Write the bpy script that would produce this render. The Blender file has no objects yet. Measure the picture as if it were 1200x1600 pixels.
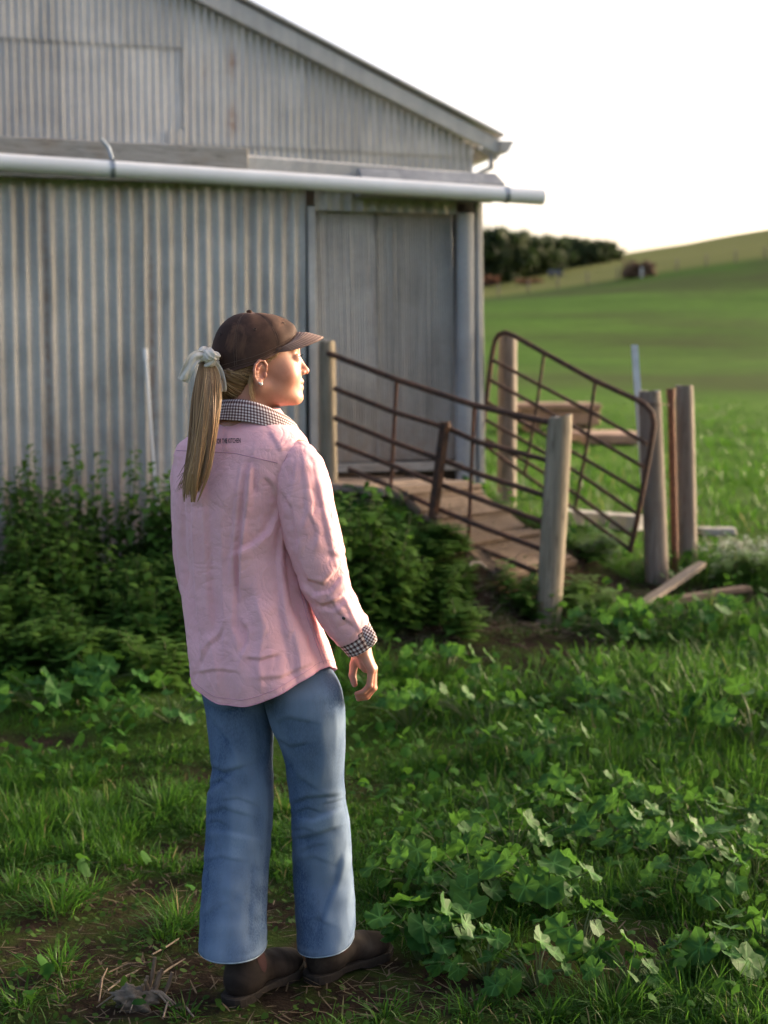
import bpy, bmesh, math, random
import numpy as np
from mathutils import Vector, Matrix
from mathutils.bvhtree import BVHTree

RAD = math.radians
rng = np.random.default_rng(7)
random.seed(7)
scene = bpy.context.scene
COL = scene.collection

# ------------------------------------------------------------------ camera
CAM_H = 1.555
PITCH = math.atan(224.0 / 2222.2)
cam_data = bpy.data.cameras.new('camera')
cam_data.lens = 50.0
cam_data.sensor_width = 36.0
cam_data.sensor_fit = 'AUTO'
cam_data.clip_start = 0.05
cam_data.clip_end = 3000.0
cam_data.dof.use_dof = True
cam_data.dof.focus_distance = 3.42
cam_data.dof.aperture_fstop = 3.0
cam_data.dof.aperture_blades = 0
cam = bpy.data.objects.new('camera', cam_data)
COL.objects.link(cam)
cam.location = (0, 0, CAM_H)
cam.rotation_euler = (math.pi / 2 - PITCH, 0, 0)
scene.camera = cam

# ------------------------------------------------------------------ sky and sun
SUN_AZ = RAD(61)      # to the right of the viewing direction
SUN_EL = RAD(8)
world = bpy.data.worlds.new('World')
scene.world = world
world.use_nodes = True
wn = world.node_tree
wn.nodes.clear()
sky = wn.nodes.new('ShaderNodeTexSky')
sky.sky_type = 'NISHITA'
sky.sun_disc = False
sky.sun_elevation = SUN_EL
sky.sun_rotation = SUN_AZ
sky.air_density = 0.45
sky.dust_density = 8.0
sky.ozone_density = 0.0
bg = wn.nodes.new('ShaderNodeBackground')
bg.inputs['Strength'].default_value = 0.15
wo = wn.nodes.new('ShaderNodeOutputWorld')
wn.links.new(sky.outputs[0], bg.inputs[0])
wn.links.new(bg.outputs[0], wo.inputs[0])

sun_data = bpy.data.lights.new('sun', 'SUN')
sun_data.energy = 1.1
sun_data.angle = RAD(10.0)
sun_data.color = (1.0, 0.82, 0.64)
sun = bpy.data.objects.new('sun', sun_data)
COL.objects.link(sun)
sd = Vector((math.sin(SUN_AZ) * math.cos(SUN_EL), math.cos(SUN_AZ) * math.cos(SUN_EL), math.sin(SUN_EL)))
sun.rotation_euler = sd.to_track_quat('Z', 'Y').to_euler()
sun.location = sd * 50

scene.view_settings.view_transform = 'Standard'
scene.view_settings.look = 'None'
scene.view_settings.gamma = 1.0
scene.view_settings.use_curve_mapping = False
scene.view_settings.exposure = 2.6
scene.cycles.use_denoising = True
scene.cycles.use_adaptive_sampling = True
scene.cycles.adaptive_threshold = 0.02
scene.cycles.max_bounces = 5
scene.cycles.transparent_max_bounces = 6
scene.cycles.caustics_reflective = False
scene.cycles.caustics_refractive = False

# ------------------------------------------------------------------ helpers
F_PX = 2222.2
CP, SP = math.cos(PITCH), math.sin(PITCH)


def at(px, py, y):
    """point of the place seen at a photograph pixel, at distance y in front of the camera"""
    xc = (px - 600.0) / F_PX
    yc = -(py - 800.0) / F_PX
    dy = CP + yc * SP
    dz = -SP + yc * CP
    t = y / dy
    return Vector((xc * t, y, CAM_H + dz * t))


def hz(x, y):
    """height of the land"""
    x = np.asarray(x, float)
    y = np.asarray(y, float)
    yy = [-400, 3.0, 4.4, 7.6, 8.7, 11, 20, 30, 60, 90, 130, 200, 320, 900]
    zz = [0, 0, 0, .20, .28, .36, .66, 1.05, 2.5, 5.0, 8.9, 15.3, 23.6, 32.0]
    z = np.interp(y, yy, zz)
    far = np.clip((y - 60) / 120.0, 0, 1)
    far = far * far * (3 - 2 * far)
    side = np.clip((x - y * 0.115) / 60.0, -1.2, 1.6)
    z = z + far * side * 10.5
    z = z + np.clip((y - 12) / 40, 0, 1) * 0.35 * np.sin(x * 0.11 + 0.6) * np.cos(y * 0.07)
    # earth bank that carries the ramp to the shed door
    rx, ry = x + .09, y - 8.88
    al = rx * .7507 - ry * .6606
    ac = rx * .6606 + ry * .7507
    top = np.interp(al, [-.6, .45, .62, .95, 1.28, 1.46, 1.9], [.74, .74, .74, .615, .42, .22, .12]) + .025 * np.sin(x * 23 + 2) * np.sin(y * 19)
    wb = np.clip((ac + .95) / .48, 0, 1) * np.clip((1.0 - ac) / .5, 0, 1) * np.clip((2.0 - al) / .4, 0, 1) * np.clip((al + .9) / .3, 0, 1)
    z = z + np.clip(top - z, 0, 2) * wb * wb * (3 - 2 * wb)
    near = np.clip(1 - np.abs(y - 6) / 9, 0, 1) * (1 - np.exp(-((x + .2) ** 2 + (y - 3.6) ** 2) / .45 ** 2))
    z = z + near * (0.018 * np.sin(x * 2.3 + 1.0) * np.sin(y * 1.9) + 0.010 * np.sin(x * 5.1 + y * 3.3))
    return z


def ground_at(px, py):
    """where the line of sight through a pixel meets the land"""
    lo, hi = 1.0, 400.0
    for _ in range(60):
        y = math.sqrt(lo * hi)
        p = at(px, py, y)
        if p.z > float(hz(p.x, p.y)):
            lo = y
        else:
            hi = y
    p = at(px, py, lo)
    p.z = float(hz(p.x, p.y))
    return p


def vnoise(x, y, s, seed=0):
    """smooth value noise, numpy"""
    r = np.random.default_rng(1000 + seed)
    T = r.random((64, 64))
    u = np.asarray(x, float) / s + 1000.3
    v = np.asarray(y, float) / s + 1000.7
    iu = np.floor(u).astype(int)
    iv = np.floor(v).astype(int)
    fu = u - iu
    fv = v - iv
    fu = fu * fu * (3 - 2 * fu)
    fv = fv * fv * (3 - 2 * fv)
    a = T[iu % 64, iv % 64]
    b = T[(iu + 1) % 64, iv % 64]
    c = T[iu % 64, (iv + 1) % 64]
    d = T[(iu + 1) % 64, (iv + 1) % 64]
    return (a * (1 - fu) + b * fu) * (1 - fv) + (c * (1 - fu) + d * fu) * fv


def new_mesh(name, verts, faces, smooth=True, uvs=None, attrs=None):
    me = bpy.data.meshes.new(name)
    verts = np.asarray(verts, np.float32).reshape(-1, 3)
    if isinstance(faces, np.ndarray):
        k = faces.shape[1]
        n = faces.shape[0]
        me.vertices.add(len(verts))
        me.vertices.foreach_set('co', verts.ravel())
        me.loops.add(n * k)
        me.loops.foreach_set('vertex_index', faces.astype(np.int32).ravel())
        me.polygons.add(n)
        me.polygons.foreach_set('loop_start', np.arange(0, n * k, k, dtype=np.int32))
        try:
            me.polygons.foreach_set('loop_total', np.full(n, k, np.int32))
        except Exception:
            pass
        me.update(calc_edges=True)
        me.validate()
    else:
        me.from_pydata([tuple(map(float, v)) for v in verts], [], faces)
        me.update()
    if smooth:
        me.polygons.foreach_set('use_smooth', np.ones(len(me.polygons), bool))
    if uvs is not None:          # per-vertex uv
        uvs = np.asarray(uvs, np.float32)
        li = np.zeros(len(me.loops), np.int32)
        me.loops.foreach_get('vertex_index', li)
        ul = me.uv_layers.new(name='UVMap')
        ul.data.foreach_set('uv', uvs[li].ravel())
    if attrs:
        for an, av in attrs.items():
            av = np.asarray(av, np.float32)
            if av.ndim == 1:
                a = me.attributes.new(an, 'FLOAT', 'POINT')
                a.data.foreach_set('value', av)
            else:
                a = me.attributes.new(an, 'FLOAT_COLOR', 'POINT')
                a.data.foreach_set('color', av.ravel())
    return me


def link(name, me, mat=None, parent=None, loc=None, rot=None):
    o = bpy.data.objects.new(name, me)
    COL.objects.link(o)
    if mat is not None and me is not None and len(me.materials) == 0:
        me.materials.append(mat)
    if loc is not None:
        o.location = loc
    if rot is not None:
        o.rotation_euler = rot
    if parent is not None:
        o.parent = parent
    return o


def mobj(name, verts, faces, mat, parent=None, smooth=True, uvs=None, attrs=None, loc=None, rot=None):
    return link(name, new_mesh(name, verts, faces, smooth, uvs, attrs), mat, parent, loc, rot)


def empty(name, loc=(0, 0, 0), rot=(0, 0, 0)):
    o = bpy.data.objects.new(name, None)
    o.empty_display_size = 0.1
    COL.objects.link(o)
    o.location = loc
    o.rotation_euler = rot
    return o


def tag(o, label, cat, group=None, kind=None):
    o['label'] = label
    o['category'] = cat
    if group:
        o['group'] = group
    if kind:
        o['kind'] = kind
    return o


class MB:
    """collects simple solids for one mesh"""

    def __init__(s):
        s.v = []
        s.f = []

    def add(s, vs, fs):
        b = len(s.v)
        s.v += [tuple(v) for v in vs]
        s.f += [tuple(i + b for i in f) for f in fs]
        return s

    def box(s, c, size, rot=None, taper=1.0):
        hx, hy, hz_ = [q / 2 for q in size]
        vs = [Vector((x * (taper if z > 0 else 1), y * (taper if z > 0 else 1), z)) for z in (-hz_, hz_) for (x, y) in ((-hx, -hy), (hx, -hy), (hx, hy), (-hx, hy))]
        if rot is not None:
            vs = [rot @ v for v in vs]
        c = Vector(c)
        return s.add([v + c for v in vs], [(3, 2, 1, 0), (4, 5, 6, 7), (0, 1, 5, 4), (1, 2, 6, 5), (2, 3, 7, 6), (3, 0, 4, 7)])

    def tube(s, pts, r, n=10, cap=True):
        pts = [Vector(p) for p in pts]
        rs = r if isinstance(r, (list, tuple, np.ndarray)) else [r] * len(pts)
        b = len(s.v)
        up = None
        for i, p in enumerate(pts):
            a = pts[max(i - 1, 0)]
            c = pts[min(i + 1, len(pts) - 1)]
            t = (c - a).normalized()
            if up is None:
                up = t.orthogonal().normalized()
            up = (up - t * up.dot(t)).normalized()
            w = t.cross(up)
            for k in range(n):
                g = 2 * math.pi * k / n
                s.v.append(tuple(p + (up * math.cos(g) + w * math.sin(g)) * rs[i]))
        for i in range(len(pts) - 1):
            for k in range(n):
                k2 = (k + 1) % n
                s.f.append((b + i * n + k, b + i * n + k2, b + (i + 1) * n + k2, b + (i + 1) * n + k))
        if cap:
            s.f.append(tuple(b + k for k in reversed(range(n))))
            e = b + (len(pts) - 1) * n
            s.f.append(tuple(e + k for k in range(n)))
        return s

    def build(s, name, mat, parent=None, smooth=False, loc=None, rot=None, bevel=0.0):
        me = new_mesh(name, s.v, s.f, smooth)
        o = link(name, me, mat, parent, loc, rot)
        if smooth:
            auto_smooth(o, 50)
        if bevel > 0:
            m = o.modifiers.new('bevel', 'BEVEL')
            m.width = bevel
            m.segments = 2
            m.limit_method = 'ANGLE'
            m.angle_limit = RAD(40)
        return o


def auto_smooth(o, deg=40):
    me = o.data
    bm = bmesh.new()
    bm.from_mesh(me)
    for f in bm.faces:
        f.smooth = True
    for e in bm.edges:
        if len(e.link_faces) == 2 and e.calc_face_angle(0) > RAD(deg):
            e.smooth = False
    bm.to_mesh(me)
    bm.free()
    return o


# ------------------------------------------------------------------ materials
class NT:
    def __init__(s, name):
        s.m = bpy.data.materials.new(name)
        s.m.use_nodes = True
        s.t = s.m.node_tree
        s.n = s.t.nodes
        s.bsdf = s.n['Principled BSDF']
        s.out = s.n['Material Output']

    def node(s, typ, **kw):
        nd = s.n.new('ShaderNode' + typ)
        for k, v in kw.items():
            if k in ('operation', 'blend_type', 'data_type', 'attribute_name', 'feature', 'distance', 'noise_dimensions', 'wave_type', 'bands_direction', 'wave_profile', 'noise_type', 'clamp'):
                setattr(nd, k, v)
            else:
                nd.inputs[k].default_value = v
        return nd

    def l(s, a, b):
        s.t.links.new(a, b)

    def coord(s, which='Object', scale=(1, 1, 1), rot=(0, 0, 0)):
        tc = s.node('TexCoord')
        mp = s.node('Mapping')
        mp.inputs['Scale'].default_value = scale
        mp.inputs['Rotation'].default_value = rot
        s.l(tc.outputs[which], mp.inputs['Vector'])
        return mp.outputs['Vector']

    def noise(s, vec, scale, detail=4.0, rough=0.55, dist=0.0):
        nd = s.node('TexNoise')
        nd.inputs['Scale'].default_value = scale
        nd.inputs['Detail'].default_value = detail
        nd.inputs['Roughness'].default_value = rough
        nd.inputs['Distortion'].default_value = dist
        if vec is not None:
            s.l(vec, nd.inputs['Vector'])
        return nd.outputs['Fac']

    def ramp(s, fac, stops, interp='LINEAR'):
        nd = s.n.new('ShaderNodeValToRGB')
        cr = nd.color_ramp
        cr.interpolation = interp
        while len(cr.elements) > 1:
            cr.elements.remove(cr.elements[-1])
        for i, (p, c) in enumerate(stops):
            e = cr.elements[0] if i == 0 else cr.elements.new(p)
            e.position = p
            e.color = (c, c, c, 1) if isinstance(c, (int, float)) else tuple(c) + ((1,) if len(c) == 3 else ())
        s.l(fac, nd.inputs['Fac'])
        return nd.outputs['Color']

    def mix(s, fac, a, b, blend='MIX'):
        nd = s.n.new('ShaderNodeMix')
        nd.data_type = 'RGBA'
        nd.blend_type = blend
        for sock, val in ((nd.inputs[0], fac), (nd.inputs[6], a), (nd.inputs[7], b)):
            if hasattr(val, 'links'):
                s.l(val, sock)
            elif isinstance(val, (int, float)):
                sock.default_value = val if sock.type == 'VALUE' else (val, val, val, 1)
            else:
                sock.default_value = tuple(val) + ((1,) if len(val) == 3 else ())
        return nd.outputs[2]

    def math(s, op, a, b=None, clamp=False):
        nd = s.n.new('ShaderNodeMath')
        nd.operation = op
        nd.use_clamp = clamp
        for i, val in enumerate((a, b)):
            if val is None:
                continue
            if hasattr(val, 'links'):
                s.l(val, nd.inputs[i])
            else:
                nd.inputs[i].default_value = val
        return nd.outputs[0]

    def attr(s, name):
        nd = s.n.new('ShaderNodeAttribute')
        nd.attribute_name = name
        return nd

    def bump(s, h, strength=0.3, dist=0.01, chain=None):
        nd = s.n.new('ShaderNodeBump')
        nd.inputs['Strength'].default_value = strength
        nd.inputs['Distance'].default_value = dist
        s.l(h, nd.inputs['Height'])
        if chain is not None:
            s.l(chain, nd.inputs['Normal'])
        s.l(nd.outputs[0], s.bsdf.inputs['Normal'])
        return nd.outputs[0]

    def set(s, col=None, rough=None, metal=None, spec=None, **kw):
        b = s.bsdf.inputs
        for key, val in (('Base Color', col), ('Roughness', rough), ('Metallic', metal), ('Specular IOR Level', spec)):
            if val is None:
                continue
            if hasattr(val, 'links'):
                s.l(val, b[key])
            elif isinstance(val, (int, float)):
                b[key].default_value = val
            else:
                b[key].default_value = tuple(val) + ((1,) if len(val) == 3 else ())
        for k, v in kw.items():
            b[k].default_value = v
        return s.m


def mat_galv(name, base=(0.30, 0.31, 0.32), rust=0.5, seed=0.0, dark=0.6, per_obj=True, rust_attr=False):
    """weathered galvanised iron: zinc bloom, vertical streaks, rust"""
    t = NT(name)
    tc = t.node('TexCoord')
    mp = t.node('Mapping')
    mp.inputs['Location'].default_value = (seed, seed * 1.7, seed * .3)
    t.l(tc.outputs['Object'], mp.inputs['Vector'])
    v = mp.outputs['Vector']
    if per_obj:
        oi = t.node('ObjectInfo')
        mu = t.math('MULTIPLY', oi.outputs['Random'], 37.0)
        va = t.n.new('ShaderNodeVectorMath')
        va.operation = 'ADD'
        cx = t.n.new('ShaderNodeCombineXYZ')
        t.l(mu, cx.inputs[0])
        t.l(mu, cx.inputs[1])
        t.l(v, va.inputs[0])
        t.l(cx.outputs[0], va.inputs[1])
        v = va.outputs[0]
    st = t.node('Mapping')
    st.inputs['Scale'].default_value = (9, 9, .7)
    t.l(v, st.inputs['Vector'])
    streak = t.noise(st.outputs[0], 1.6, 5, .6, .3)
    blotch = t.noise(v, 2.2, 5, .6)
    fine = t.noise(v, 60, 3, .6)
    c = t.mix(t.ramp(blotch, [(.32, 0), (.68, 1)]), tuple(q * dark for q in base), tuple(min(1, q * 1.25) for q in base))
    c = t.mix(t.ramp(streak, [(.42, 0), (.72, .55)]), c, tuple(q * 1.5 for q in (base[0], base[1] * .97, base[2] * .93)))
    c = t.mix(t.ramp(fine, [(.35, .25), (.65, 0)]), c, tuple(q * .6 for q in base))
    st2 = t.node('Mapping')
    st2.inputs['Scale'].default_value = (5, 5, .35)
    st2.inputs['Location'].default_value = (4.2, 1.1, 3.0)
    t.l(v, st2.inputs['Vector'])
    rn = t.noise(st2.outputs[0], 1.5, 6, .7, .4)
    rf = t.ramp(rn, [(.66 - .08 * rust, 0), (.78 - .08 * rust, .55 * rust)])
    c = t.mix(rf, c, (.24, .12, .06))
    if rust_attr:
        ra = t.math('MULTIPLY', t.attr('rust').outputs['Fac'], t.ramp(t.noise(v, 14, 5, .65), [(.3, .15), (.6, 1)]))
        c = t.mix(ra, c, t.mix(fine, (.16, .075, .035), (.30, .15, .075)))
    if per_obj:
        hsv = t.node('HueSaturation')
        t.l(t.math('ADD', t.math('MULTIPLY', oi.outputs['Random'], .35), .82), hsv.inputs['Value'])
        t.l(c, hsv.inputs['Color'])
        c = hsv.outputs[0]
    t.bump(t.noise(v, 25, 4, .6), .12, .01)
    t.set(c, rough=t.ramp(blotch, [(.3, .42), (.7, .62)]), metal=.25, spec=.4)
    return t.m


def mat_wood(name, c1, c2, c3, grain=(14, 14, .8), rough=.85, bump=.5, crack=.6):
    t = NT(name)
    oi = t.node('ObjectInfo')
    tc = t.node('TexCoord')
    va = t.n.new('ShaderNodeVectorMath')
    va.operation = 'ADD'
    cx = t.n.new('ShaderNodeCombineXYZ')
    mu = t.math('MULTIPLY', oi.outputs['Random'], 23.0)
    t.l(mu, cx.inputs[0])
    t.l(mu, cx.inputs[2])
    t.l(tc.outputs['Object'], va.inputs[0])
    t.l(cx.outputs[0], va.inputs[1])
    mp = t.node('Mapping')
    mp.inputs['Scale'].default_value = grain
    t.l(va.outputs[0], mp.inputs['Vector'])
    g = t.noise(mp.outputs[0], 3.0, 6, .65, .6)
    b = t.noise(va.outputs[0], 4.0, 4, .6)
    cr = t.noise(mp.outputs[0], 7.0, 3, .5, .2)
    c = t.mix(t.ramp(g, [(.3, 0), (.7, 1)]), c1, c2)
    c = t.mix(t.ramp(b, [(.45, 0), (.7, .8)]), c, c3)
    c = t.mix(t.ramp(cr, [(.33, crack), (.42, 0)]), c, tuple(q * .25 for q in c1))
    t.bump(t.mix(.5, g, cr), bump, .01)
    t.set(c, rough=rough, spec=.25)
    return t.m


def mat_rust(name, a=(.055, .032, .024), b=(.13, .062, .036), c3=(.03, .022, .02)):
    t = NT(name)
    v = t.coord('Object')
    n1 = t.noise(v, 9, 5, .65)
    n2 = t.noise(v, 55, 4, .6)
    c = t.mix(t.ramp(n1, [(.35, 0), (.65, 1)]), a, b)
    c = t.mix(t.ramp(n2, [(.4, .7), (.55, 0)]), c, c3)
    t.bump(n2, .35, .004)
    t.set(c, rough=.8, metal=.15, spec=.3)
    return t.m


def mat_leaf(name, c1, c2, trans=.35, rough=.45, spec=.4, attr=None, dry=None, veins=False, hue_rand=True):
    t = NT(name)
    oi = t.node('ObjectInfo')
    v = t.coord('Object')
    n = t.noise(v, 6.0, 3, .6)
    if attr:
        f = t.attr(attr).outputs['Fac']
    else:
        f = t.math('ADD', t.math('MULTIPLY', n, .6), t.math('MULTIPLY', oi.outputs['Random'], .5))
    c = t.mix(f, c1, c2)
    if dry:
        c = t.mix(t.ramp(f, [(.955, 0), (.985, 1)]), c, dry)
    if veins:
        vv = t.attr('vein').outputs['Fac']
        c = t.mix(t.ramp(vv, [(.0, .65), (.22, 0)]), c, tuple(min(1, q * 2.2 + .02) for q in c2))
        t.bump(vv, .5, .004)
    t.set(c, rough=rough, spec=spec)
    tr = t.node('BsdfTranslucent')
    tcol = t.mix(.5, c, (.11, .24, .03))
    t.l(tcol, tr.inputs['Color'])
    ms = t.node('MixShader')
    ms.inputs[0].default_value = trans
    t.l(t.bsdf.outputs[0], ms.inputs[1])
    t.l(tr.outputs[0], ms.inputs[2])
    t.l(ms.outputs[0], t.out.inputs['Surface'])
    return t.m


def mat_plain(name, col, rough=.6, metal=0.0, var=.25, scale=12, spec=.4, bump=0.0):
    t = NT(name)
    v = t.coord('Object')
    n = t.noise(v, scale, 4, .6)
    c = t.mix(t.ramp(n, [(.3, 0), (.7, 1)]), tuple(q * (1 - var) for q in col), tuple(min(1, q * (1 + var)) for q in col))
    if bump:
        t.bump(n, bump, .01)
    t.set(c, rough=rough, metal=metal, spec=spec)
    return t.m
# ================================================================== LAND
PATCHES = []   # bare soil: centre x, y, radius x, radius y, strength
for (px, py, rx, ry, st) in [
    (110, 1480, .40, .32, 1.0), (250, 1400, .30, .22, 1.0), (60, 1370, .34, .10, .9), (330, 1560, .42, .26, 1.0),
    (480, 1540, .34, .22, 1.0), (440, 1420, .22, .22, .9), (640, 1560, .30, .14, .85),
    (880, 1500, .22, .10, .9), (985, 1478, .30, .11, 1.0),
    (20, 1165, .30, .14, .9), (420, 1230, .25, .2, .6), (310, 1330, .2, .14, .9),
    (620, 1000, .45, .45, .95), (730, 1000, .5, .5, .95), (830, 1005, .45, .45, .95), (920, 1005, .34, .35, .95), (720, 920, .45, .5, 1.0),
    (880, 1120, .3, .16, .6), (800, 1065, .3, .18, .6), (720, 1170, .25, .12, .5),
    (1000, 935, .7, .45, .9), (1100, 945, .5, .3, .8), (830, 880, .6, .6, .9), (950, 880, .5, .5, .7),
    (250, 1210, .35, .14, .6), (120, 1250, .3, .10, .5),
]:
    g = ground_at(px, py)
    PATCHES.append((g.x, g.y, rx, ry, st))


def cover(x, y):
    """how far the ground is grown over, 0 to 1"""
    x = np.asarray(x, float)
    y = np.asarray(y, float)
    c = .25 + 1.0 * vnoise(x, y, .55, 1) + .45 * vnoise(x, y, .2, 2) - .15
    c = np.clip(c, .0, 1.0)
    for (cx, cy, rx, ry, st) in PATCHES:
        wob = .65 + .7 * vnoise(x, y, .16, 3)
        q = ((x - cx) / (rx * wob)) ** 2 + ((y - cy) / (ry * wob)) ** 2
        c = c * (1 - st * np.clip(1.35 - q, 0, 1))
    return np.clip(c, 0, 1)


def axis(segs):
    out = []
    for a, b, st in segs:
        out += list(np.arange(a, b, st))
    out.append(segs[-1][1])
    return np.array(out)


gx = axis([(-420, -60, 30), (-60, -12, 4), (-12, -4, .5), (-4, 5, .07), (5, 14, .5), (14, 90, 4), (90, 460, 24)])
gy = axis([(-60, -4, 6), (-4, 2.6, .5), (2.6, 10.5, .07), (10.5, 24, .45), (24, 140, 3), (140, 420, 12), (420, 900, 60)])
GX, GY = np.meshgrid(gx, gy, indexing='ij')
GZ = hz(GX, GY)
cov = cover(GX, GY)
feet = 1 - np.exp(-((GX + .2) ** 2 + (GY - 3.6) ** 2) / .35 ** 2)
nearm = np.clip((11 - GY) / 2, 0, 1) * np.clip((GY - 2) / 1, 0, 1) * np.clip((5 - np.abs(GX)) / 1, 0, 1)
GZ = GZ + nearm * feet * ((vnoise(GX, GY, .22, 5) - .5) * .022 + (vnoise(GX, GY, .11, 6) - .5) * .012 + (cov - .5) * .02)
nx, ny = GX.shape
idx = np.arange(nx * ny).reshape(nx, ny)
quads = np.stack([idx[:-1, :-1], idx[1:, :-1], idx[1:, 1:], idx[:-1, 1:]], -1).reshape(-1, 4)
pale = np.clip((GY - 128 - .05 * GX) / 6, 0, 1)


def soil_material():
    t = NT('soil_and_pasture')
    v = t.coord('Object')
    n1 = t.noise(v, 2.5, 6, .65)
    n2 = t.noise(v, 18, 6, .7)
    n3 = t.noise(v, 70, 4, .6)
    soil = t.mix(t.ramp(n2, [(.32, 0), (.7, 1)]), (.011, .008, .006), (.034, .024, .017))
    soil = t.mix(t.ramp(n1, [(.45, 0), (.65, .55)]), soil, (.052, .035, .024))
    soil = t.mix(t.ramp(n3, [(.6, 0), (.75, .5)]), soil, (.095, .072, .048))
    moss = t.mix(n2, (.018, .028, .008), (.045, .07, .014))
    soil = t.mix(t.ramp(t.noise(v, 7, 5, .65), [(.46, 0), (.6, .75)]), soil, moss)
    # pasture
    m2 = t.node('Mapping')
    m2.inputs['Scale'].default_value = (.05, .11, 0.0)
    t.l(v, m2.inputs['Vector'])
    b1 = t.noise(m2.outputs[0], 1.0, 5, .6)
    b2 = t.noise(v, .9, 5, .7)
    grs = t.mix(t.ramp(b1, [(.35, 0), (.65, 1)]), (.040, .092, .012), (.076, .150, .022))
    grs = t.mix(t.ramp(b2, [(.35, .6), (.6, 0)]), grs, (.032, .066, .014))
    m3 = t.node('Mapping')
    m3.inputs['Scale'].default_value = (.022, .026, 0.0)
    m3.inputs['Location'].default_value = (3.3, 1.2, 0)
    t.l(v, m3.inputs['Vector'])
    grs = t.mix(t.ramp(t.noise(m3.outputs[0], 1.3, 4, .6), [(.47, 0), (.64, .7)]), grs, (.045, .045, .022))
    grs = t.mix(t.attr('pale').outputs['Fac'], grs, t.mix(b1, (.115, .135, .035), (.17, .165, .055)))
    c = t.mix(t.ramp(t.attr('cover').outputs['Fac'], [(.2, 0), (.65, 1)]), soil, t.mix(t.attr('near').outputs['Fac'], grs, t.mix(n2, (.02, .035, .008), (.04, .075, .014))))
    t.bump(t.mix(.4, n2, n3), .9, .02)
    t.set(c, rough=1.0, spec=.02)
    return t.m


ground = mobj('ground', np.stack([GX, GY, GZ], -1).reshape(-1, 3), quads, soil_material(), smooth=True,
              attrs={'cover': cov.ravel() * nearm.ravel() + (1 - nearm.ravel()), 'near': nearm.ravel(), 'pale': pale.ravel()})
ground['kind'] = 'structure'

# ================================================================== WOOLSHED
PSI = RAD(16)
WD = Vector((math.cos(PSI), math.sin(PSI), 0))        # along the front, to the right
WN = Vector((math.sin(PSI), -math.cos(PSI), 0))       # out of the front
C_LOW, C_UP = 8.62, 14.56
corner = at(745, 335, C_LOW / (math.cos(PSI) - math.sin(PSI) * 145 / F_PX))
corner.z = 0


def on_wall(px, c=C_LOW):
    """distance along the front of the wall, from the lean-to's corner, seen at pixel column px"""
    k = (px - 600) / F_PX
    d = c / (math.cos(PSI) - math.sin(PSI) * k)
    return (Vector((k * d, d, 0)) - corner).dot(WD)


shed = empty('woolshed', corner, (0, 0, PSI))          # local x along the wall, y into the shed, z up
tag(shed, 'old grey corrugated iron woolshed with a gabled rear and a raised ramp door', 'shed')
M_GALV = mat_galv('galvanised_iron', (.45, .43, .40), .8, rust_attr=True)
M_GALV_UP = mat_galv('galvanised_iron_gable', (.44, .43, .415), .45, 3.0, .82, rust_attr=True)
M_GALV_DOOR = mat_galv('ripple_iron', (.33, .32, .305), .6, 7.0, .72, rust_attr=True)
M_TRIM = mat_galv('metal_trim', (.33, .33, .33), .5, 11.0)
M_GREYWOOD = mat_wood('grey_timber', (.22, .21, .195), (.37, .36, .34), (.27, .23, .19), (1.2, 14, 14))
M_RUST = mat_rust('rusty_steel')
M_RUST2 = mat_rust('rusty_flat_bar', (.12, .052, .032), (.21, .095, .055), (.06, .03, .022))
M_DARK = mat_plain('interior_shade', (.03, .028, .026), .95)
rs = random.Random(3)


SPOTS = []


def sheet(name, x0, n, zlo, zhi, mat, y=0.0, pitch=.076, amp=.0105, top=None, lean=0.0, per=10, dent=.002, seed=0, rows=10, parent=None, bow=0.0, edge=0.0, foot=0.0, foot_z=0.0):
    """one sheet of corrugated iron, n corrugations wide, standing on the wall"""
    nc = n * per + 1
    r = np.random.default_rng(seed)
    xs = x0 + np.arange(nc) * pitch / per
    tv = np.linspace(0, 1, rows)
    V = np.zeros((nc, rows, 3))
    ph = np.arange(nc) / per * 2 * math.pi
    dn = r.normal(0, 1, (n + 2, rows))
    dn = np.cumsum(dn, 1) * .35
    for j in range(rows):
        zt = np.full(nc, zhi) if top is None else np.minimum(zhi, top(xs))
        z = zlo + (zt - zlo) * tv[j]
        wob = np.interp(np.arange(nc) / per, np.arange(n + 2), dn[:, j]) * dent
        V[:, j, 0] = xs + lean * (zhi - z) + wob * .8
        V[:, j, 1] = y - amp * np.cos(ph) - np.abs(wob) * .5 - bow * math.sin(math.pi * tv[j])
        V[:, j, 2] = z
    id_ = np.arange(nc * rows).reshape(nc, rows)
    q = np.stack([id_[:-1, :-1], id_[1:, :-1], id_[1:, 1:], id_[:-1, 1:]], -1).reshape(-1, 4)
    xx, zz_ = V[..., 0], V[..., 2]
    ru = np.zeros(xx.shape)
    if edge:
        ru += edge * np.exp(-np.abs(xx - x0 - .042) / .014) * np.clip(1.2 - np.abs(zz_ - 1.7) / 1.1, .2, 1)
    for (sx, sz_, wx, wz, am) in SPOTS:
        ru += am * np.exp(-((xx - sx) / wx) ** 2 - ((zz_ - sz_) / wz) ** 2)
    ru += foot * np.exp(-np.clip(zz_ - foot_z, 0, 9) / .22)
    o = mobj(name, V.reshape(-1, 3), q, mat, parent or shed, attrs={'rust': np.clip(ru, 0, .9).ravel()})
    return o


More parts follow.
